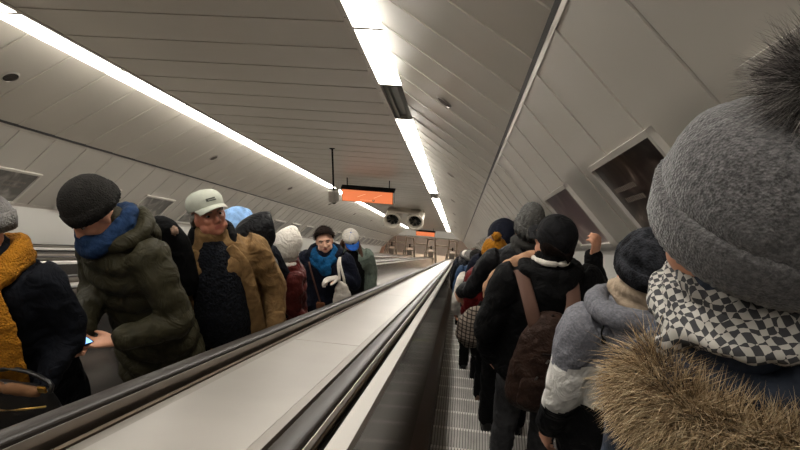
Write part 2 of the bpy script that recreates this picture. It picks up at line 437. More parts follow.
def escalator(i):
    cx = .42-1.84*i
    l, r = cx-.5, cx+.5
    root = empty('escalator', nosing(0)+Vector((cx, 0, 0)))
    org = root.location.copy()
    def loc(bm): bmesh.ops.translate(bm, vec=-org, verts=bm.verts); return bm
    k0, k1 = (-12, 108) if i < 2 else (0, 0)
    first = True
    if i < 2:
        ks = list(range(-12, 68)) if i == 0 else list(range(-12, 32))
        for k in ks:
            o = bpy.data.objects.new('step', STEP); COL.objects.link(o); o.parent = root; o.location = nosing(k)-nosing(0)
        rest = range(ks[-1]+1, 108)
    else: rest = range(-12, 108)
    bm = bmesh.new()
    for k in rest:
        q = nosing(k)
        quad(bm, [q+Vector((cx-.498, -.35, 0)), q+Vector((cx+.498, -.35, 0)), q+Vector((cx+.498, 0, 0)), q+Vector((cx-.498, 0, 0))])
        quad(bm, [q+Vector((cx-.498, 0, 0)), q+Vector((cx+.498, 0, 0)), q+Vector((cx+.498, 0, -.2)), q+Vector((cx-.498, 0, -.2))])
    o = obj('step_run', loc(bm), m_step, root); o['kind'] = 'stuff'
    for sg, e in ((-1, l), (1, r)):
        X = lambda d: e+sg*d
        bm = bmesh.new()
        prism(bm, [(X(.004), -1.42), (X(.004), -1.165), (X(.02), -1.15), (X(.03), -1.42)], S0, SE, 0)
        prism(bm, [(X(.006), -1.16), (X(.026), -1.145), (X(.108), -1.105), (X(.108), -1.15)], S0, SE, 0)
        obj('skirt', loc(bm), m_skirtb, root)
        bm = bmesh.new()
        s = S0
        while s < SE:
            prism(bm, [(X(.10), -1.12), (X(.118), -.425), (X(.135), -.425), (X(.12), -1.13)], s+.002, min(s+1.2, SE)-.002, 0); s += 1.2
        prism(bm, [(X(.114), -1.12), (X(.130), -.43), (X(.145), -.43), (X(.13), -1.13)], S0, SE, 1)
        obj('balustrade_panel', loc(bm), [m_steel, m_joint], root)
        bm = bmesh.new()
        prism(bm, [(X(.108), -.435), (X(.112), -.415), (X(.150), -.405), (X(.150), -.44)], S0, SE, 0)
        prism(bm, [(X(.151), -.425), (X(.151), -.416), (X(.168), -.414), (X(.168), -.425)], S0, SE, 1)
        prism(bm, [(X(.169), -.43), (X(.169), -.407), (X(.173), -.404), (X(.177), -.407), (X(.177), -.43)], S0, SE, 2)
        prism(bm, [(X(.178), -.45), (X(.178), -.43), (X(.258), -.43), (X(.258), -.45)], S0, SE, 1)
        prism(bm, [(X(.232), -.43), (X(.232), -.408), (X(.251), -.404), (X(.251), -.43)], S0, SE, 3)
        obj('inner_deck', loc(bm), [m_strip, m_black, m_brass, m_skirtb], root)
        # moving rubber handrail, rounded section
        c0 = X(.1965); cn = -.374; P = []
        for q in range(13):
            a = PI*q/12; P.append((c0+sg*-1*math.cos(a)*.0265, cn+math.sin(a)**.6*.014))
        P += [(c0+sg*.0255, cn-.010), (c0+sg*.018, cn-.014), (c0-sg*.018, cn-.014), (c0-sg*.0255, cn-.010)]
        bm = bmesh.new(); prism(bm, P, S0, SE)
        hr = obj('handrail', loc(bm), m_rubber, root)
        bm = bmesh.new(); prism(bm, [(X(.184), -.44), (X(.184), -.386), (X(.209), -.386), (X(.209), -.44)], S0, SE)
        prism(bm, [(X(.1675), -.392), (X(.1675), -.374), (X(.171), -.374), (X(.184), -.39), (X(.184), -.393)], S0, SE)
        prism(bm, [(X(.2255), -.392), (X(.2255), -.374), (X(.222), -.374), (X(.209), -.39), (X(.209), -.393)], S0, SE)
        obj('guide_rail', loc(bm), m_alu, root)
    tag(root, ESC_LABEL[i], 'escalator')
for i in range(4): escalator(i)
def deck(x0, x1, label, nm='escalator_deck'):
    bm = bmesh.new(); s = -5.6
    org = W((x0+x1)/2, -.42, 3.9)
    while s < SE+.6:
        e = min(s+2.6, SE+.6)
        w_ = .03 if x1-x0 > .2 else 0
        prism(bm, [(x0+w_, -.425), (x0+w_, -.402), (x1-w_, -.402), (x1-w_, -.425)], s+.0025, e-.0025, 0); s += 2.6
    if w_:
        prism(bm, [(x0, -.425), (x0+.004, -.4025), (x0+.0295, -.4025), (x0+.0295, -.425)], S0, SE+.6, 2)
        prism(bm, [(x1-.0295, -.425), (x1-.0295, -.4025), (x1-.004, -.4025), (x1, -.425)], S0, SE+.6, 2)
    prism(bm, [(x0+.01, -.44), (x0+.01, -.41), (x1-.01, -.41), (x1-.01, -.44)], S0, SE+.6, 1)
    bmesh.ops.translate(bm, vec=-org, verts=bm.verts)
    o = obj(nm, bm, [m_deck, m_joint, mat('deck_edge', '7b756e', .45, .5)]); o.location = org
    tag(o, label, 'deck')
for i, lab in enumerate(['wide glossy steel deck between the two nearest escalators, in the centre of the photo', 'steel deck beyond the riders facing the camera, second from the right', 'farthest steel deck between the two left escalators']):
    c = -.5-1.84*i
    deck(c-.162, c+.162, lab)

# end barriers on the decks at the landing
m_tube = mat('barrier_tube', 'd8d2c8', .4, .2)
m_bwhite = mat('barrier_panel', 'cfc9c0', .4)
def barrier(i):
    x = -.5-1.84*i if i < 4 else -7.9
    if i == 3: x = -5.75
    base = Vector((x, yl+.75, 0.0))
    t = empty('barrier', base)
    bm = bmesh.new()
    box(bm, Vector((0, 0, .55)), (.42, .5, 1.1), bev=.02); obj('panel', bm, m_bwhite, t)
    bm = bmesh.new()
    for sx in (-1, 1):
        tube(bm, [(sx*.40, 0, .0), (sx*.37, 0, 1.2), (sx*.30, 0, 2.25)], [.055]*3, 8)
        tube(bm, [(sx*.52, -.5, .0), (sx*.50, -.5, .7), (sx*.46, -.5, 1.3)], [.05]*3, 8)
    obj('post', bm, m_tube, t)
    for q_, z_, y_ in ((.38, 1.45, 0), (.47, 1.3, -.5)):
        bm = bmesh.new(); tube(bm, [(-q_, y_, z_), (q_, y_, z_)], [.05]*2, 8); obj('crossbar', bm, m_tube, t)
    bm = bmesh.new(); tube(bm, [(-.34, 0, 2.25), (.34, 0, 2.25)], [.055]*2, 8)
    if i < 3: tube(bm, [(-.30, 0, 2.25), (-.55, 0, 2.6), (-1.30, 0, 2.6), (-1.55, 0, 2.25)], [.05]*4, 8); tube(bm, [(-.38, 0, 1.7), (-1.48, 0, 1.7)], [.045]*2, 8)
    obj('rail', bm, m_tube, t)
    bm = bmesh.new(); box(bm, Vector((0, -.03, 1.5)), (.12, .14, .32), bev=.02); obj('signal_head', bm, m_black, t)
    tag(t, ['tubular steel barrier with white panel at the foot of the central steel deck', 'second tubular barrier from the right at the foot of the escalators',
            'third tubular barrier from the right at the foot of the escalators', 'leftmost tubular barrier at the foot of the escalators'][i], 'barrier', 'barriers at the escalator landing')
for i in range(4): barrier(i)

# ------------------------------------------------------------ hanging things
def down(px, py, x, s_): pass
c = W(XC, HC, 9.28)
t = empty('security_camera', c)
bm = bmesh.new(); rod(bm, Vector((0, 0, -.0)), Vector((0, 0, -.82)), .017); ell(bm, Vector((0, 0, -.005)), (.05, .05, .012)); obj('pole', bm, m_black, t)
bm = bmesh.new(); q = bmesh.ops.create_cone(bm, cap_ends=True, segments=28, radius1=.1, radius2=.1, depth=.21); bmesh.ops.bevel(bm, geom=[e for e in bm.edges if abs(e.verts[0].co.z-e.verts[1].co.z) < .001], offset=.012, segments=2)
bmesh.ops.translate(bm, vec=(0, 0, -.905), verts=bm.verts); obj('housing', bm, m_alu, t, True)
bm = bmesh.new(); ell(bm, Vector((0, 0, -1.01)), (.06, .06, .065)); obj('dome', bm, mat('dome_glass', '050505', .08), t, True)
tag(t, 'dome security camera in a silver housing on a long black pole from the ceiling', 'camera')

m_or = mat('orange_lit_face', 'c0673f', .4, emit=.42)
m_orink = mat('sign_mark_pale', 'e8b890', .4, emit=.32)
def sign(s, label, marks, wd=1.32):
    c = W(XC-.01, HC, s); t = empty('hanging_sign', c)
    bm = bmesh.new()
    for x in (-.53, .53): rod(bm, Vector((x, 0, .0)), Vector((x, 0, -.26)), .014)
    obj('hanger', bm, m_black, t)
    bm = bmesh.new(); box(bm, Vector((0, 0, -.43)), (wd, .14, .37)); box(bm, Vector((0, -.01, -.255)), (wd+.03, .17, .05))
    obj('case', bm, m_black, t)
    bm = bmesh.new(); box(bm, Vector((-.012, -.0725, -.445)), (wd-.045, .006, .315)); f = obj('lit_face', bm, m_or, t)
    bm = bmesh.new(); box(bm, Vector((wd/2-.005, -.073, -.44)), (.02, .012, .34)); obj('edge_strip', bm, m_strip, t)
    if marks:
        bm = bmesh.new()
        def stroke(x0, z0, x1, z1, w=.007):
            d = Vector((x1-x0, 0, z1-z0)); L = d.length; a = math.atan2(z1-z0, x1-x0)
            box(bm, Vector(((x0+x1)/2, -.0762, (z0+z1)/2)), (L, .002, w), Matrix.Rotation(-a, 3, 'Y'))
        stroke(-.26, -.47, -.06, -.38); stroke(.16, -.47, .36, -.37); stroke(-.2, -.545, .1, -.54, .004)
        obj('marks', bm, m_orink, f)
        bm = bmesh.new()
        box(bm, Vector((.145, -.0765, -.545)), (.05, .002, .045)); obj('icon', bm, m_black, f)
        bm = bmesh.new(); box(bm, Vector((.14, -.0785, -.54)), (.018, .002, .018)); obj('icon_centre', bm, m_orink, f)
    tag(t, label, 'sign')
sign(13.2, 'wide hanging sign box with glowing orange face and dark top, below the ceiling', True)
sign(37.5, 'small far hanging sign with glowing orange face, below and right of the twin fans', False)

m_fan = mat('fan_casing', 'c4bbae', .45, .1)
def jetfan():
    s = 21.6; c = W(XC+.07, HC, s); t = empty('jet_fan_unit', c)
    bm = bmesh.new(); box(bm, Vector((0, 0, -.09)), (1.25, .5, .05)); box(bm, Vector((0, .1, -.03)), (.5, .3, .1)); 
    for x in (-.62, -.22, .22, .62): box(bm, Vector((x, 0, -.16)), (.05, .3, .16))
    obj('mounting_frame', bm, m_fan, t)
    for x in (-.43, .43):
        cc = Vector((x*1.05, 0, -.44))
        bm = bmesh.new()
        prof = [(.29, -.02), (.355, -.03), (.37, .02), (.335, .08), (.335, .75), (.30, .80), (.26, .75), (.26, .02)]
        seg = 32; rings = []
        for r, y in prof: rings.append([bm.verts.new(cc+Vector((r*math.cos(2*PI*j/seg), y-.3, r*math.sin(2*PI*j/seg)))) for j in range(seg)])
        for a in range(len(rings)):
            A, B = rings[a], rings[(a+1) % len(rings)]
            for j in range(seg): bm.faces.new((A[j], A[(j+1) % seg], B[(j+1) % seg], B[j]))
        rt = Matrix.Rotation(math.radians(0), 3, 'Z')
        cs = obj('casing', bm, m_fan, t, True)
        bm = bmesh.new(); ell(bm, cc+Vector((0, -.2, 0)), (.07, .1, .07)); obj('hub', bm, m_alud, cs)
        for k in range(8):
            a = 2*PI*k/8; bm = bmesh.new()
            d = Vector((math.cos(a), 0, math.sin(a))); e = Vector((-math.sin(a), 0, math.cos(a)))
            vs = []
            for (u, v, y) in ((.06, -.03, -.03), (.245, -.06, -.05), (.245, .05, .04), (.06, .025, .03)):
                vs.append(cc+d*u+e*v+Vector((0, y-.12, 0)))
            A = [bm.verts.new(v) for v in vs]; Bv = [bm.verts.new(v+Vector((0, .01, 0))) for v in vs]
            bm.faces.new(A); bm.faces.new(Bv[::-1]); [bm.faces.new((A[i], Bv[i], Bv[(i+1) % 4], A[(i+1) % 4])) for i in range(4)]
            obj('blade', bm, m_trim, cs)
        bm = bmesh.new(); q = bmesh.ops.create_cone(bm, cap_ends=True, segments=28, radius1=.25, radius2=.25, depth=.01)
        bmesh.ops.transform(bm, matrix=Matrix.Translation(cc+Vector((0, .35, 0))) @ Matrix.Rotation(PI/2, 4, 'X'), verts=bm.verts); obj('back_plate', bm, m_black, cs)
    tag(t, 'twin round jet fans in beige casings hung side by side from the ceiling', 'fan')
jetfan()

#PEOPLE
# ------------------------------------------------------------ figures
# every figure is built standing at its own origin, facing +y, about 1.72 m tall
def Rx(a): return Matrix.Rotation(a, 3, 'X')
def Ry(a): return Matrix.Rotation(a, 3, 'Y')
def Rz(a): return Matrix.Rotation(a, 3, 'Z')
D = math.radians
def hand(bm, wr, d, pn, side=1, curl=28, g=1.0, thumb=35):
    """palm and five fingers; d = direction of the hand, pn = palm normal, side = +1 when the thumb lies on d x pn"""
    d = d.normalized(); pn = (pn-d*pn.dot(d)).normalized(); l = d.cross(pn)*side
    def q(a, b, c): return wr+d*a*g+l*b*g+pn*c*g
    tube(bm, [q(-.03, 0, 0), q(.0, 0, 0), q(.045, 0, 0), q(.085, -.002, .003)], [(.021*g, .027*g), (.021*g, .028*g), (.016*g, .041*g), (.012*g, .039*g)], 12, ref=pn)
    for i, (b, L) in enumerate(((.030, .074), (.010, .083), (-.010, .077), (-.029, .060))):
        p = q(.088-abs(i-1.2)*.004, b, .002); a = D(curl*.5+i*3); pts = [q(.06, b, 0), p]
        for k, f in enumerate((.45, .31, .24)):
            a_ = a + D(curl)*k*1.0
            p = p + (d*math.cos(a_)+pn*math.sin(a_)+l*(b*1.3))*L*f*g; pts.append(p)
        tube(bm, pts, [.010*g, .0098*g, .0092*g, .0085*g, .0072*g], 8, sub=2)
    p0 = q(.018, .024, .004); td = (d*math.cos(D(thumb))+l*math.sin(D(thumb))+pn*.25).normalized()
    tube(bm, [p0, p0+td*.032*g, p0+td*.062*g+d*.004*g, p0+td*.08*g+d*.014*g], [.014*g, .0115*g, .0105*g, .008*g], 8, sub=2)
def head_shapes(bm, T):
    """head about the origin at eye height level, facing +y; T maps local -> figure"""
    E = lambda c, r, rot=None: ell(bm, T(Vector(c)), r, T.R if rot is None else T.R @ rot, 20, 14)
    E((0, -.022, .035), (.076, .094, .085)); E((0, .012, .0), (.069, .080, .085)); E((0, .034, -.052), (.056, .058, .060))
    E((0, .068, -.086), (.024, .020, .018)); E((0, .072, .028), (.052, .018, .018))
    for s in (-1, 1):
        E((s*.034, .062, -.022), (.024, .024, .022)); E((s*.074, -.005, -.01), (.010, .020, .032), Rz(s*D(-18)))
        E((s*.012, .096, -.034), (.010, .010, .008)); E((s*.05, .02, -.06), (.02, .045, .03))
    tube(bm, [T(Vector((0, .082, .016))), T(Vector((0, .096, -.01))), T(Vector((0, .108, -.030)))], [.010, .0105, .013], 8, sub=3)
    E((0, .086, -.054), (.022, .010, .0065)); E((0, .084, -.066), (.019, .010, .007))
class TF:
    def __init__(self, R, o): self.R, self.o = R, o
    def __call__(self, v): return self.R @ Vector(v) + self.o
class Fig: pass
def figure(label, px, py, s, face=1, turn=0, lean=0, side=0, hp=0, hy=0, hr=0, hat=.0, build=1.0,
           la=None, ra=None, vox=.009, skin=m_skin, legs=True, snap=.06, hands=(1, 1), neckf=0, hgt=None, legw=.1, leg_dy=(0, 0), group=None):
    """head-top pixel (px, py) at slope distance s; returns the figure with its transforms"""
    f = Fig(); f.b = build
    tr = Rx(-D(lean)) @ Ry(D(side)); hip = Vector((0, 0, .93))
    f.tr = tr
    f.L = lambda v: (tr @ (Vector(v)-hip) + hip) if v[2] > .93 else Vector(v)
    nb = Vector((0, .0, 1.475)); f.neck = f.L(nb)
    hd = tr @ Rz(D(hy)) @ Rx(-D(hp)) @ Ry(D(hr))
    f.hd = TF(hd, f.neck + tr @ Rx(-D(hp*.5)) @ Vector((0, .018+neckf, .135)))
    top = f.hd((0, -.02, .118+hat))
    # ---- placing
    y = s*CT + .1*ST
    for it in range(6):
        P = at_y(px, py, y)
        # tread under the feet
        g = getattr(f, 'g', 1.0); c, sn = math.cos(D(turn)+(0 if face > 0 else PI)), math.sin(D(turn)+(0 if face > 0 else PI))
        off = Vector((top.x*c-top.y*sn, top.x*sn+top.y*c, 0))*g
        ry = P.y-off.y
        k = math.ceil((ry-nosing(0).y)/.3464-1e-6); cy = nosing(k).y-.17
        ry2 = min(max(ry, cy-snap), cy+snap); y += ry2-ry
        P = at_y(px, py, y); zt = nosing(k).z
        f.g = (P.z-zt)/top.z if hgt is None else hgt
    f.rx = P.x-off.x
    root = empty('person', (f.rx, ry2, zt), D(turn)+(0 if face > 0 else PI), f.g)
    tag(root, label, 'person', group); f.root = root
    print('PERSON', label[:40], 'x %.2f g %.3f' % (f.rx, f.g), 'H %.2f' % (f.g*top.z))
    # ---- arms (joint positions in figure space)
    sh = {-1: f.L((-.175*build, -.005, 1.39)), 1: f.L((.175*build, -.005, 1.39))}
    f.arm = {}
    for sd, a in ((-1, la), (1, ra)):
        if a is None: a = ((sd*.25*build, -.03, 1.12), (sd*.25*build, .03, .87))
        e, wv = Vector(a[0]), Vector(a[1]); f.arm[sd] = (sh[sd], e, wv)
    bm = bmesh.new()
    # torso, neck, head, arms, legs of the body itself
    Lp = f.L
    tube(bm, [Lp((0, 0, z)) for z in (.86, 1.0, 1.15, 1.32, 1.42)], [(.145, .10), (.135, .095), (.125, .09), (.15, .1), (.12, .07)], 16, sub=2)
    tube(bm, [Lp((0, -.005, 1.38)), f.neck, f.hd((0, -.02, -.06))], [(.062, .06), (.055, .057), (.054, .056)], 14, sub=2)
    head_shapes(bm, f.hd)
    for sd in (-1, 1):
        a, e, wv = f.arm[sd]
        tube(bm, [a, (a+e)/2, e, (e*.6+wv*.4), wv], [.045, .042, .036, .034, .022], 10, sub=2)
        if hands[0 if sd < 0 else 1]:
            hs = getattr(f, 'handspec', {})
            d = (wv-e).normalized(); spec = HS.get((label, sd), {})
            hand(bm, wv, spec.get('d', d), spec.get('pn', Vector((-sd, .25, .05))), side=spec.get('side', sd), curl=spec.get('curl', 30), thumb=spec.get('thumb', 32))
    for sd, dy in ((-1, leg_dy[0]), (1, leg_dy[1])):
        x = sd*legw
        tube(bm, [(sd*.08, 0, .92), (x, .02+dy*.5, .52), (x, dy-.01, .09)], [.075, .05, .036], 10)
        tube(bm, [(x, dy-.03, .05), (x, dy+.05, .045), (x, dy+.13, .035)], [(.03, .035), (.035, .032), (.03, .02)], 10)
    me = fuse(bm, vox, 3)
    # shape the eye sockets and mark the lips
    Ri = f.hd.R.transposed(); n = len(me.vertices); co = np.empty(n*3, dtype=np.float32); me.vertices.foreach_get('co', co); co = co.reshape(-1, 3)
    Rn = np.array(Ri); q = (co-np.array(f.hd.o)) @ Rn.T
    for sx in (-1, 1):
        w_ = np.exp(-(((q[:, 0]-sx*.032)/.017)**2+((q[:, 2]-.006)/.012)**2)) * (q[:, 1] > .04)
        q[:, 1] -= .010*w_
    co2 = q @ Rn + np.array(f.hd.o)
    me.vertices.foreach_set('co', co2.astype(np.float32).ravel())
    me.materials.append(skin); me.materials.append(m_lip)
    c = np.array([p.center for p in me.polygons]); qc = (c-np.array(f.hd.o)) @ Rn.T
    lip = (np.abs(qc[:, 0]) < .021) & (np.abs(qc[:, 2]+.060) < .0095) & (qc[:, 1] > .078)
    me.polygons.foreach_set('material_index', lip.astype(np.int32))
    me.update()
    o = bpy.data.objects.new('body', me); COL.objects.link(o); o.parent = root
    f.body = o
    return f
HS = {}
def face(f, hair=None, brow='20160f'):
    """eyes and brows as parts of the head"""
    mb = mat('brow_'+brow, brow, .8)
    for s in (-1, 1):
        bm = bmesh.new(); ell(bm, f.hd((s*.032, .068, .004)), (.0115, .010, .0075), f.hd.R); ey = obj('eye', bm, m_eye, f.root, True)
        bm = bmesh.new(); ell(bm, f.hd((s*.032, .0765, .004)), (.0065, .0035, .0062), f.hd.R); obj('iris', bm, m_iris, ey, True)
        bm = bmesh.new(); tube(bm, [f.hd((s*.014, .088, .020)), f.hd((s*.033, .086, .027)), f.hd((s*.050, .074, .021))], [.0035, .0045, .003], 6); obj('eyebrow', bm, mb, f.root, True)
def coat(f, m, hem=.78, fl=0.0, name='coat', puff=None, fold=.022, fscale=.09, r=1.0, slr=1.0, collar=True, front=0, vox=.012, arms=True, top=1.50, cuff=.0, thick=0):
    bm = bmesh.new(); b = f.b*r; Lp = f.L
    zs = [hem, (hem+.95)/2, .97, 1.08, 1.20, 1.31, 1.39, 1.445, top]
    rr = [(.20+fl, .15+fl), (.20+fl*.6, .148+fl*.5), (.198, .145), (.185, .135), (.192, .138), (.205, .14), (.20, .125), (.135, .10), (.078, .082)]
    tube(bm, [Lp((0, .01+front*(1 if z < 1.3 else .3), z)) for z in zs], [(x*b, y*b) for x, y in rr], 28, sub=4, puff=puff)
    if collar: tube(bm, [Lp((0, 0, 1.43)), Lp((0, .005, 1.50)), Lp((0, .012, 1.535))], [(.098, .09), (.085, .085), (.082, .084)], 20)
    if arms:
        for sd in (-1, 1):
            a, e, wv = f.arm[sd]; d = (wv-e).normalized()
            inn = a+Vector((-sd*.06, 0, .0))
            tube(bm, [inn, a, a*.5+e*.5+Vector((sd*.008, 0, 0)), e, e*.5+wv*.5, wv-d*(.012+cuff)], [(.075*slr, .078*slr), (.078*slr, .08*slr), .066*slr, .057*slr, .052*slr, .042*slr], 18, sub=4, puff=puff)
    me = fuse(bm, vox, 5, fold, fscale)
    return obj(name, me, m, f.root, True)
def trousers(f, m, r=1.0, vox=.014, fold=.018, legw=.1, leg_dy=(0, 0)):
    bm = bmesh.new()
    tube(bm, [(0, 0, .80), (0, 0, .88), (0, 0, 1.0)], [(.15*r, .11*r), (.175*r, .125*r), (.16*r, .11*r)], 20)
    for sd, dy in ((-1, leg_dy[0]), (1, leg_dy[1])):
        x = sd*legw
        tube(bm, [(sd*.085, 0, .88), (sd*.095, .01+dy*.3, .70), (x, .015+dy*.55, .50), (x, .0+dy*.8, .28), (x, dy-.01, .085)], [.10*r, .092*r, .074*r, .066*r, .062*r], 16, sub=4)
    return obj('trousers', fuse(bm, vox, 4, fold, .08), m, f.root, True)
def shoes(f, m, m2=None, legw=.1, leg_dy=(0, 0)):
    for sd, dy in ((-1, leg_dy[0]), (1, leg_dy[1])):
        x = sd*legw; bm = bmesh.new()
        tube(bm, [(x, dy-.07, .055), (x, dy-.02, .055), (x, dy+.06, .046), (x, dy+.135, .036), (x, dy+.175, .03)], [(.036, .04), (.042, .046), (.046, .036), (.044, .026), (.034, .018)], 16, sub=3)
        tube(bm, [(x, dy-.03, .05), (x, dy-.035, .12)], [(.042, .046), (.042, .044)], 14)
        o = obj('shoe', fuse(bm, .009, 3), m, f.root, True)
        bm = bmesh.new(); tube(bm, [(x, dy-.09, .012), (x, dy, .012), (x, dy+.09, .012), (x, dy+.185, .012)], [(.036, .012), (.042, .012), (.048, .012), (.034, .012)], 14); obj('sole', bm, m2 or m_black, o, True)
def revolve(bm, T, prof, seg=48, rib=None, yscale=1.18, back=-.018, mi=0, flop=None):
    """cap-like surface round the head: prof = [(r, z)], closed top when r = 0"""
    rings = []
    for i, (r, z) in enumerate(prof):
        ring = []
        for j in range(seg):
            a = 2*PI*j/seg; rr = r*(1+(rib[1]*math.sin(rib[0]*a) if rib and r > .01 else 0))
            p = Vector((rr*math.cos(a), rr*math.sin(a)*yscale+back, z))
            if flop: p += flop(z)
            ring.append(bm.verts.new(T(p)))
        rings.append(ring)
    for A, B in zip(rings, rings[1:]):
        for j in range(seg): f = bm.faces.new((A[j], A[(j+1) % seg], B[(j+1) % seg], B[j])); f.material_index = mi
    return rings
def beanie(f, m, h=.135, cuffm=None, low=.0, seg=72, rib=(36, .012), pom=None, r=.093, flop=None, name='knit_hat', cuff=.06, parent=None, tilt=0):
    T0 = f.hd; T = TF(T0.R @ Rx(D(12+tilt)), T0.o) 
    z0 = .012+low; top = h
    bm = bmesh.new(); prof = [(r*.90, z0+.004), (r*.955, z0), (r*.99, z0+.01)]
    for i in range(1, 15):
        a = i/14*PI/2; prof.append((r*math.cos(a)**.85+1e-4, z0+.03+(top-z0-.03)*math.sin(a)**1.0))
    rg = revolve(bm, T, prof, seg, rib, flop=flop); bm.faces.new(rg[-1])
    o = obj(name, fuse(bm, 0, 0, .004, .03, solid=.006), m, parent or f.root, True)
    if cuff:
        bm = bmesh.new(); q = r*1.055
        prof = [(r*.98, z0+.002), (q, z0-.004), (q*1.02, z0+cuff*.5), (q*1.0, z0+cuff), (r*.97, z0+cuff+.006)]
        revolve(bm, T, prof, seg, (rib[0], rib[1]*1.3), flop=flop); obj('cuff', fuse(bm, 0, 0, 0, .03, solid=.005), cuffm or m, o, True)
    return o, T
def cap(f, m, mbrim=None, yaw=0, logo=None, brimlen=.075, parent=None, tilt=0, r=.092, z0=.044, hgt=.065):
    T = TF(f.hd.R @ Rz(D(yaw)) @ Rx(D(6+tilt)), f.hd.o)
    bm = bmesh.new(); prof = [(r*.97, z0-.004), (r, z0), (r*1.01, z0+.03)]
    for i in range(1, 12):
        a = i/11*PI/2; prof.append((r*1.01*math.cos(a)**.75+1e-4, z0+.03+hgt*math.sin(a)))
    rg = revolve(bm, T, prof, 42, yscale=1.16, back=-.014); bm.faces.new(rg[-1])
    o = obj('baseball_cap', fuse(bm, 0, 0, .003, .06, solid=.004), m, parent or f.root, True)
    bm = bmesh.new(); ell(bm, T((0, -.014, z0+.032+hgt)), (.008, .008, .004), T.R); obj('button', bm, mbrim or m, o, True)
    for k in range(3):                                   # raised seams of the crown
        a0 = PI*k/3+PI/2*(0); bm = bmesh.new(); pts = []
        for i in range(-9, 10):
            b = i/10*PI/2; rr = r*1.015*math.cos(b)**.75*(1 if i > 0 else 1); sg = 1
            e = PI/2-abs(b); 
            R_ = r*1.016*math.cos(PI/2-abs(b) if False else (PI/2*(1-abs(i)/9)))**.75
            z = z0+.03+(hgt+.0015)*math.sin(PI/2*(1-abs(i)/9)); sx = -1 if i < 0 else 1
            pts.append(T((sx*R_*math.cos(a0), sx*R_*math.sin(a0)*1.16-.014, z)))
        tube(bm, pts, [.0014]*len(pts), 5, sub=1); obj('seam', bm, mbrim or m, o, True)
    bm = bmesh.new(); nu, nv = 17, 6; top, bot = [], []
    for i in range(nu):
        a = D(-62+124*i/(nu-1)); row = []; row2 = []
        for j in range(nv):
            v = j/(nv-1); L = brimlen*math.cos(a*.95)**.6
            x = math.sin(a)*(r*1.0+.0*v)*(1-.06*v); y = math.cos(a)*r*1.16-.014+L*v
            z = z0+.004-.020*v*v-.018*(x/.08)**2*(.4+.6*v)
            row.append(bm.verts.new(T((x, y, z)))); row2.append(bm.verts.new(T((x, y, z-.004))))
        top.append(row); bot.append(row2)
    for i in range(nu-1):
        for j in range(nv-1):
            bm.faces.new((top[i][j], top[i][j+1], top[i+1][j+1], top[i+1][j])); bm.faces.new((bot[i][j], bot[i+1][j], bot[i+1][j+1], bot[i][j+1]))
        bm.faces.new((top[i][-1], bot[i][-1], bot[i+1][-1], top[i+1][-1]))
    for i in (0, nu-1):
        for j in range(nv-1): bm.faces.new((top[i][j], bot[i][j], bot[i][j+1], top[i][j+1]))
    obj('brim', bm, mbrim or m, o, True)
    if logo:
        bm = bmesh.new()
        for (x, z, wx, wz) in logo[1]:
            y = math.sqrt(max(0, 1-(x/(r*1.0))**2))*r*1.16-.014; hh = min(1, max(0, (z-z0-.03)/hgt)); y = r*1.16*1.01*(1-hh*hh)**.375-.014-abs(x)*.12; box(bm, T((x, y+.001, z)), (wx, .008, wz), T.R)
        obj('cap_logo', bm, logo[0], o)
    return o
def hood_up(f, m, r=1.0, open_=.62, name='hood', tilt=0, parent=None, pt=.03, fold=.014):
    T = TF(f.hd.R @ Rx(D(tilt)), f.hd.o); bm = bmesh.new(); nu, nv = 28, 16; rings = []
    # stations from the back of the head forward to the face opening
    for i in range(nv):
        t = i/(nv-1); a = t*PI*.60
        rad = math.sin(a) ; y = -.135*r*math.cos(a)
        ring = []
        for j in range(nu):
            b = 2*PI*j/nu; x = math.sin(b)*.112*r*rad**.8; z = math.cos(b)*(.128 if math.cos(b) > 0 else .17)*r*rad**.8+.015
            if math.cos(b) > 0: z += pt*rad*t*.6
            ring.append(bm.verts.new(T((x, y-.01+.02*t+(.03*t if math.cos(b) > 0 else -.01), z))))
        rings.append(ring)
    for A, B in zip(rings, rings[1:]):
        for j in range(nu): bm.faces.new((A[j], A[(j+1) % nu], B[(j+1) % nu], B[j]))
    o = obj(name, fuse(bm, 0, 2, fold, .07, solid=.014), m, parent or f.root, True)
    return o
def hood_down(f, m, r=1.0, name='hood', z=1.47, back=-.10, parent=None, vox=.010, fold=.02, wide=.13, drop=.16):
    bm = bmesh.new(); L = f.L
    pts = []
    for i in range(13):
        a = D(-150+300*i/12)-PI/2
        pts.append(L((math.cos(a)*wide*r*.95, math.sin(a)*.10*r-.012, z+.05*math.sin(a)*-.2+.012)))
    tube(bm, pts, [.022*r]+[.034*r]*11+[.022*r], 12)
    tube(bm, [L((0, back*.8, z-.0)), L((0, back*1.15, z-.07)), L((0, back*1.2, z-drop))], [(.115*r, .045*r), (.10*r, .05*r), (.05*r, .03*r)], 16)
    return obj(name, fuse(bm, vox, 3, fold, .07), m, parent or f.root, True)
def scarf(f, m, z=1.50, r=.085, th=.032, loops=2, name='scarf', tails=(), parent=None, fold=.016, vox=.009, front=.0):
    bm = bmesh.new(); L = f.L
    for k in range(loops):
        pts = []
        for i in range(17):
            a = 2*PI*i/16; pts.append(L((math.cos(a)*(r+.008*k), math.sin(a)*(r+.012)+.012+front+(.02 if math.sin(a) > 0 else 0)*k, z-k*.035+.012*math.sin(a*2+k*2)-(.03 if math.sin(a) > 0 else 0)*math.sin(a))))
        tube(bm, pts, [th*(1-.1*k)]*17, 10)
    for pts, rr in tails: tube(bm, [L(p) for p in pts], rr, 12)
    return obj(name, fuse(bm, vox, 2, fold, .04), m, parent or f.root, True)
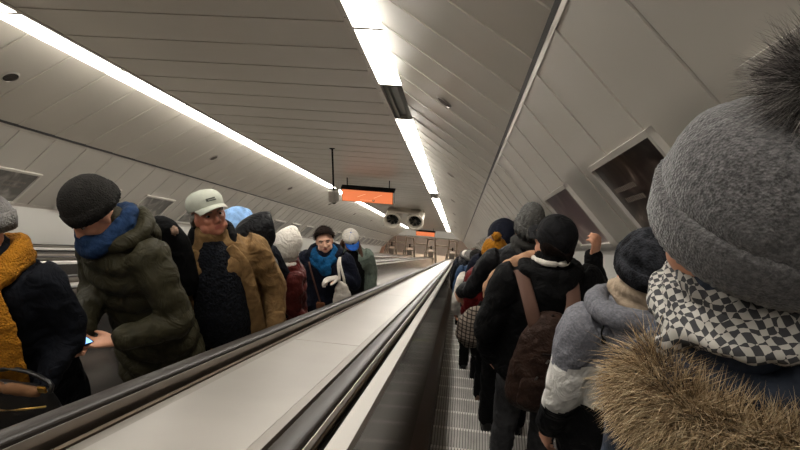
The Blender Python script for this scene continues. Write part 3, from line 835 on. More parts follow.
def strap(f, pts, m, name='strap', w=.02, th=.004, parent=None, ref=Vector((1, 0, 0))):
    bm = bmesh.new(); tube(bm, pts, [(w, th)]*len(pts), 8, ref=ref, sub=4); return obj(name, bm, m, parent or f.root, True)
def strands(name, roots, m, length, rad, parent, spread=.5, droop=.0, seg=3, curl=.2, seed=1):
    """tapered hair strands as one mesh; roots = [(pos, normal)]"""
    r = np.random.default_rng(seed); n = len(roots); P = np.array([list(p) for p, _ in roots]); N = np.array([list(q) for _, q in roots])
    dirs = N+r.normal(0, spread, N.shape); dirs /= np.linalg.norm(dirs, axis=1)[:, None]
    L = length*r.uniform(.55, 1.25, n); side = np.cross(dirs, r.normal(0, 1, N.shape)); side /= np.linalg.norm(side, axis=1)[:, None]; up = np.cross(dirs, side)
    V, Fc = [], []
    pts = []; p = P.copy(); d = dirs.copy()
    for k in range(seg+1):
        pts.append(p.copy()); d = d+np.array([0, 0, -droop])/seg+side*curl/seg; d /= np.linalg.norm(d, axis=1)[:, None]; p = p+d*(L/seg)[:, None]
    verts = []
    for k in range(seg+1):
        t = rad*(1-.93*(k/seg)**1.5)
        for a in range(3):
            verts.append(pts[k]+(side*math.cos(a*2.094)+up*math.sin(a*2.094))*t)
    Vv = np.stack(verts, 1).reshape(-1, 3); q = (seg+1)*3; fs = []
    for k in range(seg):
        for a in range(3):
            b = (a+1) % 3; fs.append([k*3+a, k*3+b, k*3+3+b, k*3+3+a])
    fs = (np.array(fs)[None]+np.arange(n)[:, None, None]*q).reshape(-1, 4)
    me = bpy.data.meshes.new(name); me.from_pydata(Vv.tolist(), [], fs.tolist()); me.polygons.foreach_set('use_smooth', [True]*len(me.polygons)); me.update()
    return obj(name, me, m, parent)
def hairmat(name, c1, c2, c3=None):
    m = bpy.data.materials.new(name); m.use_nodes = True; nt = m.node_tree; b = nt.nodes['Principled BSDF']; b.inputs['Roughness'].default_value = .8; b.inputs['Specular IOR Level'].default_value = .08
    g = nt.nodes.new('ShaderNodeNewGeometry'); r = nt.nodes.new('ShaderNodeValToRGB'); r.color_ramp.elements[0].color = lin(c1); r.color_ramp.elements[1].color = lin(c2)
    if c3: e = r.color_ramp.elements.new(.5); e.color = lin(c3)
    nt.links.new(g.outputs['Random Per Island'], r.inputs['Fac']); nt.links.new(r.outputs['Color'], b.inputs['Base Color']); return m
def hair_cap(f, m, r=1.0, zmin=-.02, name='hair', thick=.012, front=.055, nape=-.07):
    """short hair: a shell over the cranium, lower at the back than at the brow"""
    bm = bmesh.new(); nu, nv = 36, 18; rings = []
    for i in range(nv):
        a = i/(nv-1)*PI*.5; ring = []
        for j in range(nu):
            b = 2*PI*j/nu; fr = (math.sin(b)+1)/2
            low = nape*(1-fr)+front*fr
            z = low+(.128*r-low)*math.sin(a)
            rr = math.cos(a)**.6
            ring.append(bm.verts.new(f.hd((math.cos(b)*.085*r*rr, math.sin(b)*.103*r*rr-.018, z))))
        rings.append(ring)
    for A, B in zip(rings, rings[1:]):
        for j in range(nu): bm.faces.new((A[j], A[(j+1) % nu], B[(j+1) % nu], B[j]))
    bm.faces.new(rings[-1])
    return obj(name, fuse(bm, 0, 1, .018, .025, solid=thick), m, f.root, True)

# ---- cloth materials
c_black = cloth('cloth_black', '0b0b0c'); c_blackp = cloth('cloth_black_padded', '0e0e10', .6, sc=20)
c_navy = cloth('cloth_navy', '10131f'); c_navyd = cloth('cloth_navy_dark', '0d0f15')
c_olive = cloth('cloth_olive', '2c291c', .6, sc=25); c_tan = cloth('cloth_tan', '745a3a', .8, sc=40); c_maroon = cloth('cloth_maroon', '461a17', .55, sc=25)
c_knitd = mat('knit_charcoal', '211f1d', .95, bump=('voronoi', 160, .7), var=.25, vscale=60, spec=.2)
c_mustard = mat('knit_mustard', '9a6517', .95, bump=('voronoi', 120, .7), var=.15, vscale=40, spec=.2)
c_greyk = mat('knit_grey', '75726f', .95, bump=('voronoi', 150, .6), var=.12, vscale=60, spec=.2)
c_blue = cloth('scarf_blue', '1b2e4b', .9); c_teal = cloth('scarf_teal', '0f4268', .9, var=.3)
c_caplt = cloth('cap_pale', 'a9ab9f', .85, var=.04, folds=0, st=.15); c_white = cloth('cloth_white', 'c9c2b8', .8, var=.06)
c_sky = cloth('cloth_sky', '7fa3cf', .8); c_dark = cloth('trouser_dark', '101011'); c_grey = cloth('trouser_grey', '454547', .85)
c_sweat = mat('sweater_navy', '101218', .95, bump=('voronoi', 70, 1.0), var=.5, vscale=45, spec=.2)
c_redj = cloth('jacket_red', '540f11', .6, var=.1); c_gg = cloth('coat_greygreen', '6f7a70', .8)
m_hairb = mat('hair_black', '170f0b', .9, spec=.1, bump=('noise', 70, .6), var=.4, vscale=80); m_hairbr = mat('hair_brown', '4a2f1e', .55, bump=('noise', 60, .6), var=.35, vscale=60)
m_shoe = mat('shoe_black', '101012', .45)
m_leather = mat('leather_black', '0e0d0d', .4, bump=('noise', 60, .2)); m_gold = mat('gold_metal', 'b89858', .3, 1)
m_sole = mat('sole_pale', 'b8b2a8', .6)

# ------------------------------------------------------------ riders coming up on the left (they face the camera)
# the olive coat with the phone
lb = 'person in olive puffer coat, charcoal knit hat and blue scarf, looking down at a phone'
HS[(lb, 1)] = dict(d=Vector((-.75, .62, -.1)), pn=Vector((-.2, .1, 1)), side=-1, curl=22, thumb=30)
HS[(lb, -1)] = dict(d=Vector((.72, .6, -.05)), pn=Vector((.2, -.1, 1)), side=1, curl=26, thumb=30)
f = figure(lb, 68, 189, 2.1, face=-1, turn=-26, lean=10, hp=26, hy=-4, hat=.02, build=1.06, vox=.007,
           ra=((.22, .14, 1.11), (-.08, .37, 1.12)), la=((-.32, .08, 1.12), (-.23, .31, 1.12)))
face(f)
coat(f, c_olive, hem=.62, puff=(.105, .17), fold=.02, r=1.04, slr=1.15, fl=.02)
trousers(f, c_dark); shoes(f, m_shoe)
beanie(f, c_knitd, h=.15, low=.0, rib=(30, .02), cuff=.045)
scarf(f, c_blue, z=1.53, r=.09, th=.036, loops=2)
hood_down(f, c_olive, r=1.15)
# phone
def place_local(o, f): o.parent = None; o.matrix_world = f.root.matrix_world @ o.matrix_world
def top_item(name, f, label, cat, loc):
    bpy.context.view_layer.update(); t = empty(name, f.root.matrix_world @ Vector(loc), f.root.rotation_euler.z, f.g); tag(t, label, cat); return t
t = top_item('smartphone', f, 'smartphone with a glowing blue screen held by the olive-coated rider', 'phone', (-.15, .44, 1.15))
bm = bmesh.new(); box(bm, Vector((0, 0, 0)), (.075, .15, .009), Rx(D(14)), bev=.003); obj('case', bm, m_black, t)
bm = bmesh.new(); box(bm, Vector((0, 0, .0052)), (.068, .138, .001), Rx(D(14))); obj('screen', bm, mat('phone_screen', '6f9fe0', .2, emit=.9), t)
# rucksack of the olive coat
t = top_item('backpack', f, 'dark backpack with a tan patch on the back of the olive-coated rider', 'backpack', (.07, -.17, 1.2))
bm = bmesh.new(); tube(bm, [(0, -.03, -.2), (0, -.03, -.1), (0, -.03, .08), (0, -.0, .18)], [(.12, .06), (.14, .07), (.13, .06), (.08, .03)], 20); obj('bag', fuse(bm, .012, 2, .02, .1), c_black, t, True)
bm = bmesh.new(); box(bm, Vector((-.09, -.0, .16)), (.035, .035, .05), Rz(.3), bev=.012); obj('patch', bm, mat('patch_tan', '8a6f5c', .8), t, True)

# grey beanie and mustard scarf at the frame edge
lb = 'person in grey beanie, mustard scarf and black jacket at the left edge'
f = figure(lb, -27, 195, 1.55, face=-1, turn=2, lean=2, hp=-4, hy=0, hat=.03, build=.96, vox=.009,
           la=((-.22, .0, 1.12), (-.17, .20, .96)), ra=((.28, .02, 1.12), (.18, .24, .98)))
face(f)
coat(f, c_navyd, hem=.7, fold=.03, r=1.02, slr=1.1); trousers(f, c_dark); shoes(f, m_shoe)
beanie(f, c_greyk, h=.15, rib=(30, .015), cuff=.06)
scarf(f, c_mustard, z=1.50, r=.10, th=.042, loops=2, tails=[([(-.03, .13, 1.47), (-.08, .18, 1.30), (-.08, .21, 1.12), (-.08, .21, 1.02)], [(.06, .025), (.085, .025), (.09, .025), (.08, .018)])])
t = top_item('handbag', f, 'black leather handbag with gold zip line and clasp below the mustard scarf', 'handbag', (-.16, .30, 1.0))
bm = bmesh.new(); tube(bm, [(0, 0, -.17), (0, 0, -.12), (0, 0, .02), (0, 0, .09)], [(.16, .06), (.19, .075), (.18, .06), (.16, .03)], 24); obj('bag', fuse(bm, .01, 2, .01, .1), m_leather, t, True)
bm = bmesh.new(); tube(bm, [(-.165, .045, .05), (0, .07, .035), (.165, .045, .05)], [.004]*3, 6); obj('zip', bm, m_gold, t, True)
bm = bmesh.new(); box(bm, Vector((-.16, .03, .12)), (.035, .012, .03), bev=.004); obj('clasp', bm, m_gold, t)
bm = bmesh.new(); tube(bm, [(-.16, .0, .08), (-.15, -.02, .11), (0, -.05, .13), (.15, -.02, .11), (.16, 0, .08)], [.009]*5, 8); obj('strap', bm, m_leather, t, True)
bm = bmesh.new(); tube(bm, [(-.13, .02, .095), (-.02, .03, .11), (.08, .02, .1)], [(.022, .02), (.024, .026), (.022, .02)], 12); obj('lining', fuse(bm, .008, 2, .012, .04), mat('suede_orange', '5a3a1c', .9), t, True)
t = top_item('cardboard_box', f, 'brown cardboard box held low at the left edge beside the handrail', 'box', (.12, .42, .80))
bm = bmesh.new(); box(bm, Vector((0, 0, 0)), (.22, .2, .26), Rz(.5), bev=.006); obj('carton', bm, mat('carton', '6b4f38', .8), t)
bm = bmesh.new(); box(bm, Vector((.0, .0, .133)), (.225, .205, .01), Rz(.5)); obj('lid', bm, mat('carton_pale', '8a6f50', .8), t)

# man in pale cap
lb = 'man in pale cap and open tan jacket over a dark sweater, looking aside'
f = figure(lb, 201, 192, 2.68, face=-1, turn=24, lean=-1, hp=-20, hy=26, hat=.012, build=1.1, vox=.006, skin=mat('skin_ruddy', 'a96c55', .5, var=.12, vscale=22),
           la=((-.30, -.02, 1.10), (-.27, .10, .86)), ra=((.30, .0, 1.10), (.27, .10, .86)))
face(f, brow='6a5a4e'); cap(f, c_caplt, logo=(mat('logo_dark', '4a4c48', .7), [(.0, .083, .045, .006), (-.004, .072, .045, .005), (.02, .078, .008, .014)]))
bm = bmesh.new(); L = f.L
tube(bm, [L((0, .03, z)) for z in (.90, 1.0, 1.1, 1.22, 1.33, 1.42, 1.48)], [(.17, .15), (.175, .172), (.17, .175), (.165, .16), (.16, .14), (.12, .11), (.07, .08)], 24); obj('sweater', fuse(bm, .011, 4, .008, .04), c_sweat, f.root, True)
coat(f, c_tan, hem=.74, r=1.08, slr=1.18, front=-.08, fold=.03, name='jacket')
for sd in (-1, 1):
    bm = bmesh.new(); tube(bm, [L((sd*.085, .09, 1.46)), L((sd*.145, .11, 1.34)), L((sd*.17, .115, 1.15)), L((sd*.18, .11, .95)), L((sd*.18, .10, .78))], [(.03, .014), (.042, .018), (.04, .022), (.045, .022), (.045, .02)], 14)
    obj('jacket_front', fuse(bm, .009, 3, .012, .06), c_tan, f.root, True)
bm = bmesh.new(); tube(bm, [L((-.10, .07, 1.40)), L((-.10, .01, 1.49)), L((-.06, -.07, 1.525)), L((.06, -.07, 1.525)), L((.10, .01, 1.49)), L((.10, .07, 1.40))], [(.02, .02), (.03, .028), (.032, .03), (.032, .03), (.03, .028), (.02, .02)], 12); obj('collar', fuse(bm, .008, 2, .01, .03), c_black, f.root, True)
bm = bmesh.new(); tube(bm, [f.hd((-.076, .0, .02)), f.hd((-.076, -.06, -.01)), f.hd((0, -.112, -.03)), f.hd((.076, -.06, -.01)), f.hd((.076, .0, .02))], [(.008, .02), (.012, .03), (.012, .035), (.012, .03), (.008, .02)], 10); obj('hair', fuse(bm, .006, 1, .006, .02), mat('hair_grey', '55504a', .7, bump=('noise', 90, .6)), f.root, True)
trousers(f, c_dark); shoes(f, m_shoe)

# light blue hood behind him
lb = 'person in light blue hood mostly hidden behind the man in pale cap'
f = figure(lb, 228, 213, 3.35, face=-1, turn=-10, lean=6, hp=25, hat=.03, vox=.012)
hood_up(f, c_sky, r=.95); coat(f, c_navyd, hem=.8, fold=.025, r=.9); trousers(f, c_dark); shoes(f, m_shoe)
# black hood
lb = 'person in black hooded coat with the hood up, between light blue hood and maroon coat'
f = figure(lb, 254, 220, 3.15, face=-1, turn=118, lean=4, hp=0, hy=8, hat=.03, build=1.05, vox=.012)
hood_up(f, c_blackp, r=1.12, pt=.05); coat(f, c_blackp, hem=.66, r=1.1, slr=1.2, fold=.035, puff=(.13, .08)); trousers(f, c_dark); shoes(f, m_shoe)
# maroon coat
lb = 'person in maroon padded coat with a cream white hood up'
f = figure(lb, 285, 232, 3.85, face=-1, turn=128, lean=4, hp=0, hy=10, hat=.03, build=1.12, vox=.008,
           la=((-.25, .02, 1.12), (-.20, .14, .90)), ra=((.25, -.0, 1.10), (.22, .16, .88)))
hood_up(f, c_white, r=1.05, pt=.05); coat(f, c_maroon, hem=.72, r=1.08, slr=1.2, puff=(.12, .1), fold=.03); trousers(f, c_dark); shoes(f, m_shoe)
hood_down(f, c_white, r=.9, wide=.12)
# woman with blue scarf
lb = 'woman with short dark hair, bright blue scarf and navy coat, holding a white bag'
HS[(lb, -1)] = dict(d=Vector((.75, .45, .1)), pn=Vector((0, .2, -1)), side=1, curl=38, thumb=30)
f = figure(lb, 323, 227, 4.95, face=-1, turn=2, lean=-1, hp=-10, hy=14, hr=4, hat=.014, build=1.06, vox=.006, skin=mat('skin_fair', 'd6a68c', .5, var=.05, vscale=14),
           la=((-.30, .04, 1.17), (-.17, .20, 1.33)), ra=((.27, .0, 1.10), (.2, .14, .9)))
face(f); hair_cap(f, m_hairb, r=1.02, thick=.012, nape=-.06, front=.095)
roots = []; r_ = random.Random(11)
for i in range(2600):
    a = r_.uniform(0, 2*PI); e = r_.uniform(-.25, 1) ; v = Vector((math.cos(a)*math.cos(e*PI/2), math.sin(a)*math.cos(e*PI/2), math.sin(e*PI/2)))
    if v.y > .45 and v.z < .62 or v.z < -.1 and v.y > -.2: continue
    roots.append((f.hd((v.x*.084, v.y*.10-.02, .03+v.z*.088)), (f.hd.R @ (v+Vector((0, .2, .1)))).normalized()))
strands('hair_locks', roots, hairmat('hair_dark_strands', '140c09', '3a2418'), .034, .0012, f.root, spread=.35, droop=.5, seg=3, curl=.8, seed=9)
coat(f, c_navy, hem=.68, r=1.12, slr=1.25, fold=.025)
bm = bmesh.new(); hand(bm, f.arm[-1][2], Vector((.75, .55, .15)), Vector((0, .2, -1)), side=1, curl=38, g=1.22); obj('glove', fuse(bm, .006, 2), mat('glove_pale', 'b3aba3', .9, bump=('noise', 120, .3)), f.root, True)
scarf(f, c_teal, z=1.49, r=.095, th=.042, loops=2, front=.02, tails=[([(.0, .15, 1.47), (-.03, .18, 1.40), (-.05, .18, 1.33)], [(.06, .03), (.07, .03), (.05, .02)])])
hood_down(f, c_navy, r=1.15)
trousers(f, c_dark); shoes(f, m_shoe)
t = top_item('crossbody_bag', f, 'small brown leather bag on a long strap worn by the woman in blue scarf', 'bag', (.02, .19, .97))
bm = bmesh.new(); box(bm, Vector((0, 0, 0)), (.085, .03, .09), bev=.008); obj('pouch', bm, mat('leather_brown', '6f4326', .6), t)
bm = bmesh.new(); box(bm, Vector((0, .018, .02)), (.08, .006, .045), bev=.002); obj('flap', bm, mat('leather_brown', '6f4326', .6), t)
bm = bmesh.new(); tube(bm, [(.0, .0, .04), (.03, .01, .2), (.08, -.02, .38), (.11, -.06, .47)], [(.008, .003)]*4, 6); obj('strap', bm, mat('leather_strap', '5a3a2c', .6), t, True)
t = top_item('tote_bag', f, 'white cloth tote bag hanging from the gloved hand of the woman in blue scarf', 'bag', (-.21, .24, 1.22))
bm = bmesh.new(); tube(bm, [(-.02, 0, -.36), (-.02, 0, -.30), (-.01, 0, -.12), (0, 0, .02), (0, 0, .08)], [(.09, .03), (.115, .045), (.10, .045), (.07, .03), (.035, .018)], 22); obj('bag', fuse(bm, .01, 3, .03, .08), c_white, t, True)
for sx in (-1, 1):
    bm = bmesh.new(); tube(bm, [(sx*.03, 0, .05), (sx*.02, .0, .14), (.03+sx*.01, -.05, .25), (.04, -.14, .28)], [(.012, .003)]*4, 6); obj('handle', bm, c_white, t, True)
# person in white and blue cap
lb = 'person in white cap with blue brim, head bowed, and open grey-green coat'
f = figure(lb, 351, 233, 6.1, face=-1, turn=4, lean=4, hp=22, hy=24, hat=.02, build=.98, vox=.008)
face(f); cap(f, c_white, mbrim=cloth('cap_blue', '2a5aa8', .8), logo=(m_iris, [(0, .062, .03, .022)]), brimlen=.08)
for sx, yy in ((-1, .0), (1, .0)):
    bm = bmesh.new()
    tube(bm, [f.hd((sx*.07, -.03, .02)), f.hd((sx*.092, -.03, -.05)), f.L((sx*.12, .05, 1.42)), f.L((sx*.13, .10, 1.30))], [(.02, .035), (.025, .04), (.03, .03), (.015, .012)], 12); obj('hair', fuse(bm, .008, 1, .012, .03), m_hairbr, f.root, True)
bm = bmesh.new(); tube(bm, [f.L((0, .03, z)) for z in (.8, 1.0, 1.15, 1.33, 1.42, 1.48)], [(.16, .14), (.16, .14), (.16, .15), (.16, .14), (.12, .11), (.07, .08)], 22); obj('sweater', fuse(bm, .012, 3, .01, .05), c_black, f.root, True)
coat(f, c_gg, hem=.5, r=1.06, slr=1.15, front=-.05, fold=.03, fl=.03)
trousers(f, c_dark); shoes(f, m_shoe)

# ------------------------------------------------------------ queue going down on the right (seen from behind)
c_cap = cloth('cap_black', '141416', .8, st=.2); m_bp = cloth('backpack_brown', '30221c', .6, st=.5, sc=90, var=.25); m_bpd = cloth('backpack_trim', '1d1512', .6)
# black cap, brown rucksack, raised hand
lb = 'person in black baseball cap and glasses with a raised bare hand and grey trousers'
HS[(lb, 1)] = dict(d=Vector((.05, -.05, 1)), pn=Vector((-.6, .75, 0)), side=-1, curl=48, thumb=25)
HS[(lb, -1)] = dict(d=Vector((.25, .15, -1)), pn=Vector((.9, .3, 0)), side=-1, curl=40, thumb=20)
f = figure(lb, 561, 218, 2.72, face=1, turn=6, lean=2, hp=-2, hy=28, hat=.012, build=1.08, vox=.0065,
           la=((-.29, -.04, 1.12), (-.24, .06, .86)), ra=((.33, .12, 1.16), (.28, .22, 1.41)), leg_dy=(.06, -.05))
face(f); cap(f, c_cap, z0=.004, hgt=.098, r=.089)
bm = bmesh.new(); tube(bm, [f.hd((-.074, .01, .0)), f.hd((-.078, -.05, -.01)), f.hd((0, -.118, -.03)), f.hd((.078, -.05, -.01)), f.hd((.074, .01, .0))], [(.008, .03), (.011, .045), (.010, .05), (.011, .045), (.008, .03)], 10)
obj('hair', fuse(bm, .006, 1, .006, .02), m_hairb, f.root, True)
gl = None
bm = bmesh.new()
for sx in (-1, 1):
    tube(bm, [f.hd((sx*.034+.024*math.cos(a)*1, .092, .004+.019*math.sin(a))) for a in [i*PI/6 for i in range(13)]], [.0022]*13, 6, sub=1)
    tube(bm, [f.hd((sx*.058, .09, .01)), f.hd((sx*.08, .05, .012)), f.hd((sx*.079, -.01, .008))], [.002]*3, 6)
obj('glasses', bm, m_black, f.root, True)
coat(f, c_black, hem=.84, r=1.08, slr=1.2, fold=.028, cuff=-.035)
hood_down(f, c_black, r=1.05, back=-.12, drop=.24, z=1.455)
bm = bmesh.new(); tube(bm, [f.L((-.085, .03, 1.50)), f.L((-.06, -.06, 1.525)), f.L((0, -.088, 1.53)), f.L((.06, -.06, 1.525)), f.L((.085, .03, 1.50))], [(.012, .016)]*5, 10); obj('shirt_collar', fuse(bm, .007, 2, .006, .03), c_white, f.root, True)
bm = bmesh.new(); tube(bm, [f.L((-.06, .07, 1.49)), f.L((-.15, .07, 1.45)), f.L((-.235, .09, 1.36)), f.L((-.27, .12, 1.24)), f.L((-.25, .15, 1.14))], [(.03, .03), (.04, .035), (.042, .035), (.04, .03), (.025, .02)], 12); obj('peach_garment', fuse(bm, .009, 2, .02, .06), cloth('garment_peach', 'a98368', .9), f.root, True)  # peach garment of a hidden rider, hung on this shoulder
trousers(f, c_grey, r=1.08, leg_dy=(.06, -.05)); shoes(f, m_shoe, leg_dy=(.06, -.05))
t = top_item('backpack', f, 'dark brown backpack with front pockets and metal zip pulls on the black-coated person', 'backpack', (-.03, -.19, 1.10))
bm = bmesh.new(); tube(bm, [(0, -.06, -.27), (0, -.07, -.2), (0, -.075, -.02), (0, -.065, .14), (0, -.04, .235)], [(.15, .07), (.175, .10), (.168, .105), (.135, .085), (.075, .05)], 26, sub=4); bag = obj('bag', fuse(bm, .009, 3, .014, .08), m_bp, t, True)
bm = bmesh.new(); tube(bm, [(0, -.135, -.24), (0, -.15, -.18), (0, -.15, -.06), (0, -.14, -.02)], [(.11, .03), (.135, .045), (.125, .045), (.10, .03)], 22); obj('pocket', fuse(bm, .008, 2, .01, .05), m_bp, t, True)
bm = bmesh.new(); tube(bm, [(0, -.125, .02), (0, -.14, .07), (0, -.115, .14)], [(.10, .025), (.10, .03), (.07, .02)], 18); obj('pocket', fuse(bm, .008, 2, .008, .05), m_bp, t, True)
for zz, wv_, yy in ((-.055, .125, -.178), (.0, .15, -.165), (.105, .09, -.165)):
    bm = bmesh.new(); tube(bm, [(-wv_, yy+.08, zz-.03), (-wv_*.75, yy+.03, zz-.005), (0, yy, zz+.012), (wv_*.75, yy+.03, zz-.005), (wv_, yy+.08, zz-.03)], [.0055]*5, 6); obj('zip', bm, m_bpd, t, True)
for xx, zz, yy in ((.03, -.03, -.185), (-.06, -.02, -.17), (.05, .035, -.17), (.03, .12, -.15), (-.02, .08, -.165), (.08, -.05, -.165)):
    bm = bmesh.new(); box(bm, Vector((xx, yy-.004, zz)), (.009, .004, .024), Ry(.4)); obj('zip_pull', bm, m_alu, t)
for sd in (-1, 1):
    bm = bmesh.new(); tube(bm, [(sd*.07, -.07, .20), (sd*.10, -.02, .29), (sd*.115, .09, .34), (sd*.12, .20, .34), (sd*.12, .32, .22), (sd*.13, .34, .05)], [(.034, .008)]*6, 10); obj('strap', bm, mat('strap_brown', '54392d', .8), t, True)
bm = bmesh.new(); tube(bm, [(-.03, -.05, .22), (0, -.06, .265), (.03, -.05, .22)], [.008]*3, 8); obj('grab_handle', bm, m_bpd, t, True)

# tall man in grey knit hat, left arm reaching out
lb = 'tall man in grey knit hat, dark neck warmer and black jacket, left arm reaching out'
HS[(lb, -1)] = dict(d=Vector((-.25, .55, -.75)), pn=Vector((.8, .5, 0)), side=1, curl=45, thumb=30)
f = figure(lb, 533, 203, 3.5, face=1, turn=2, lean=1, hp=2, hy=6, hat=.05, build=1.02, vox=.009,
           la=((-.30, .03, 1.15), (-.36, .17, 1.02)), ra=((.25, -.02, 1.12), (.22, .1, .88)), leg_dy=(0, .0))
beanie(f, mat('knit_grey_mid', '5c5b59', .95, bump=('voronoi', 130, .8), var=.3, vscale=50, spec=.2), h=.18, rib=(16, .04), cuff=.07, low=-.02, r=.080)
scarf(f, cloth('neckwarmer', '3a3937', .9), z=1.535, r=.062, th=.032, loops=2, vox=.01)
coat(f, c_blackp, hem=.80, r=1.08, slr=.98, fold=.03); trousers(f, c_dark, r=1.08); shoes(f, m_shoe)
# mustard knit hat
lb = 'person in mustard bobble hat and red jacket ahead of the tall man'
f = figure(lb, 494, 233, 4.25, face=1, turn=0, lean=3, side=-9, hp=4, hat=.05, build=1.0, vox=.012,
           la=((-.27, .02, 1.1), (-.3, .14, .9)))
o, T = beanie(f, c_mustard, h=.135, rib=(18, .03), cuff=.05, r=.098, low=-.02)
bm = bmesh.new(); ell(bm, T((.02, -.03, .165)), (.038, .038, .036)); obj('bobble', fuse(bm, .007, 1, .02, .02), c_mustard, o, True)
hair_cap(f, m_hairbr, r=1.0)
coat(f, c_redj, hem=.78, r=1.02, slr=1.1, puff=(.1, .06)); trousers(f, c_dark); shoes(f, cloth('shoe_brown', '6a5446', .7), m_sole)
t = top_item('tartan_bag', f, 'grey-brown tartan shoulder bag hanging over the empty side of the steps', 'bag', (-.13, -.10, .99))
m_tart = bpy.data.materials.new('tartan_cloth'); m_tart.use_nodes = True; nt = m_tart.node_tree; b = nt.nodes['Principled BSDF']; b.inputs['Roughness'].default_value = .8
tc = nt.nodes.new('ShaderNodeTexCoord'); prev = None
for d_, sc_ in (('X', 9), ('Z', 9)):
    wv = nt.nodes.new('ShaderNodeTexWave'); wv.bands_direction = d_; wv.inputs['Scale'].default_value = sc_; nt.links.new(tc.outputs['Object'], wv.inputs['Vector'])
    r_ = nt.nodes.new('ShaderNodeValToRGB'); r_.color_ramp.elements[0].position = .78; r_.color_ramp.elements[1].position = .84; r_.color_ramp.elements[0].color = (1, 1, 1, 1); r_.color_ramp.elements[1].color = (.12, .1, .09, 1)
    nt.links.new(wv.outputs['Fac'], r_.inputs['Fac'])
    if prev: mx = nt.nodes.new('ShaderNodeMix'); mx.data_type = 'RGBA'; mx.blend_type = 'MULTIPLY'; mx.inputs[0].default_value = 1; nt.links.new(prev, mx.inputs[6]); nt.links.new(r_.outputs['Color'], mx.inputs[7]); prev = mx.outputs[2]
    else: prev = r_.outputs['Color']
mx = nt.nodes.new('ShaderNodeMix'); mx.data_type = 'RGBA'; mx.blend_type = 'MULTIPLY'; mx.inputs[0].default_value = 1; nt.links.new(prev, mx.inputs[6]); mx.inputs[7].default_value = lin('8a7c70'); nt.links.new(mx.outputs[2], b.inputs['Base Color'])
bm = bmesh.new(); tube(bm, [(.02, 0, -.16), (0, 0, -.12), (0, 0, .0), (.03, 0, .12)], [(.20, .07), (.25, .10), (.22, .08), (.13, .03)], 22); obj('bag', fuse(bm, .01, 3, .03, .1), m_tart, t, True)
bm = bmesh.new(); tube(bm, [(-.1, 0, .08), (.0, .05, .3), (.05, .1, .52), (.08, .05, .60)], [(.014, .005)]*4, 8); obj('strap', bm, m_leather, t, True)
t = top_item('handbag', f, 'black handbag hanging below the tartan bag', 'handbag', (-.10, .06, .62))
bm = bmesh.new(); tube(bm, [(0, 0, -.12), (0, 0, 0), (0, 0, .1)], [(.12, .05), (.14, .06), (.11, .03)], 18); obj('bag', fuse(bm, .01, 2, .015, .08), m_leather, t, True)
bm = bmesh.new(); tube(bm, [(-.1, 0, .08), (0, .03, .3), (.1, 0, .08)], [.008]*3, 6); obj('handle', bm, m_leather, t, True)
# navy hood beside the mustard hat
lb = 'person in navy hooded coat, hood up, just ahead of the mustard hat'
f = figure(lb, 505, 226, 4.85, face=1, turn=0, lean=0, hp=4, hat=.03, vox=.014)
hood_up(f, c_navy, r=1.15); coat(f, c_navy, hem=.6, r=1.05, slr=1.15); trousers(f, c_dark); shoes(f, m_shoe)
# white coat
lb = 'person in long white padded coat standing at the left of the queue'
f = figure(lb, 482, 253, 5.6, face=1, turn=4, lean=2, hp=6, hat=.012, vox=.014)
hair_cap(f, m_hairb, r=1.05); coat(f, cloth('coat_white', 'd3cdc4', .7, var=.05), hem=.62, r=1.08, slr=1.15, puff=(.14, .06)); trousers(f, c_dark); shoes(f, m_shoe)
# blue jacket
lb = 'person in mid blue jacket farther down, left of the white coat'
f = figure(lb, 477, 249, 7.2, face=1, turn=4, lean=2, hp=6, hat=.03, vox=.016)
beanie(f, c_knitd, h=.14, seg=36); coat(f, cloth('coat_blue', '2e4463', .7), hem=.75, r=1.12, slr=1.2, puff=(.12, .08)); trousers(f, c_dark); shoes(f, cloth('shoe_neon', 'a8b83a', .6), m_sole)
# rest of the queue: two basic figures, copied with their parts
qa = figure('person in black coat and grey hat at the middle of the far queue', 470, 250, 9.0, face=1, turn=0, hp=4, hat=.03, vox=.02, group='far queue')
beanie(qa, c_greyk, h=.14, seg=30); coat(qa, c_navyd, hem=.7, r=1.1, slr=1.2, vox=.018); trousers(qa, c_dark, vox=.02); shoes(qa, m_shoe)
qb = figure('person with brown hair and dark coat, next in the far queue', 474, 249, 10.2, face=1, turn=0, hp=4, hat=.012, vox=.02, group='far queue')
hair_cap(qb, m_hairbr); coat(qb, c_black, hem=.6, r=1.1, slr=1.2, vox=.018); trousers(qb, c_dark, vox=.02); shoes(qb, m_shoe)
def setmat(root, part, m):
    for ch in root.children:
        if ch.name.split('.')[0] == part:
            ch.material_slots[0].link = 'OBJECT'; ch.material_slots[0].material = m
QUEUE = [(qa, 466, 250.5, 11.4, 'hat', c_white, 'coat', c_navy, 'person in pale hat and navy coat in the far queue'),
         (qb, 470, 250, 12.8, 'hair', m_hairb, 'coat', c_olive, 'person in dark olive coat in the far queue'),
         (qa, 464, 251, 14.4, 'hat', c_knitd, 'coat', c_blackp, 'person in charcoal hat and black coat in the far queue'),
         (qb, 467, 250.5, 16.2, 'hair', m_hairbr, 'coat', c_maroon, 'person in dark red coat in the far queue'),
         (qa, 463, 251.5, 18.5, 'hat', c_white, 'coat', c_grey, 'person in pale hat and grey coat in the far queue'),
         (qb, 462, 252, 21, 'hair', m_hairb, 'coat', c_black, 'person in black coat far down the queue'),
         (qa, 463.5, 252, 24, 'hat', c_knitd, 'coat', c_navy, 'person in navy coat far down the queue'),
         (qb, 461.5, 252.5, 28, 'hair', m_hairb, 'coat', c_navyd, 'last visible person of the queue, near the landing')]
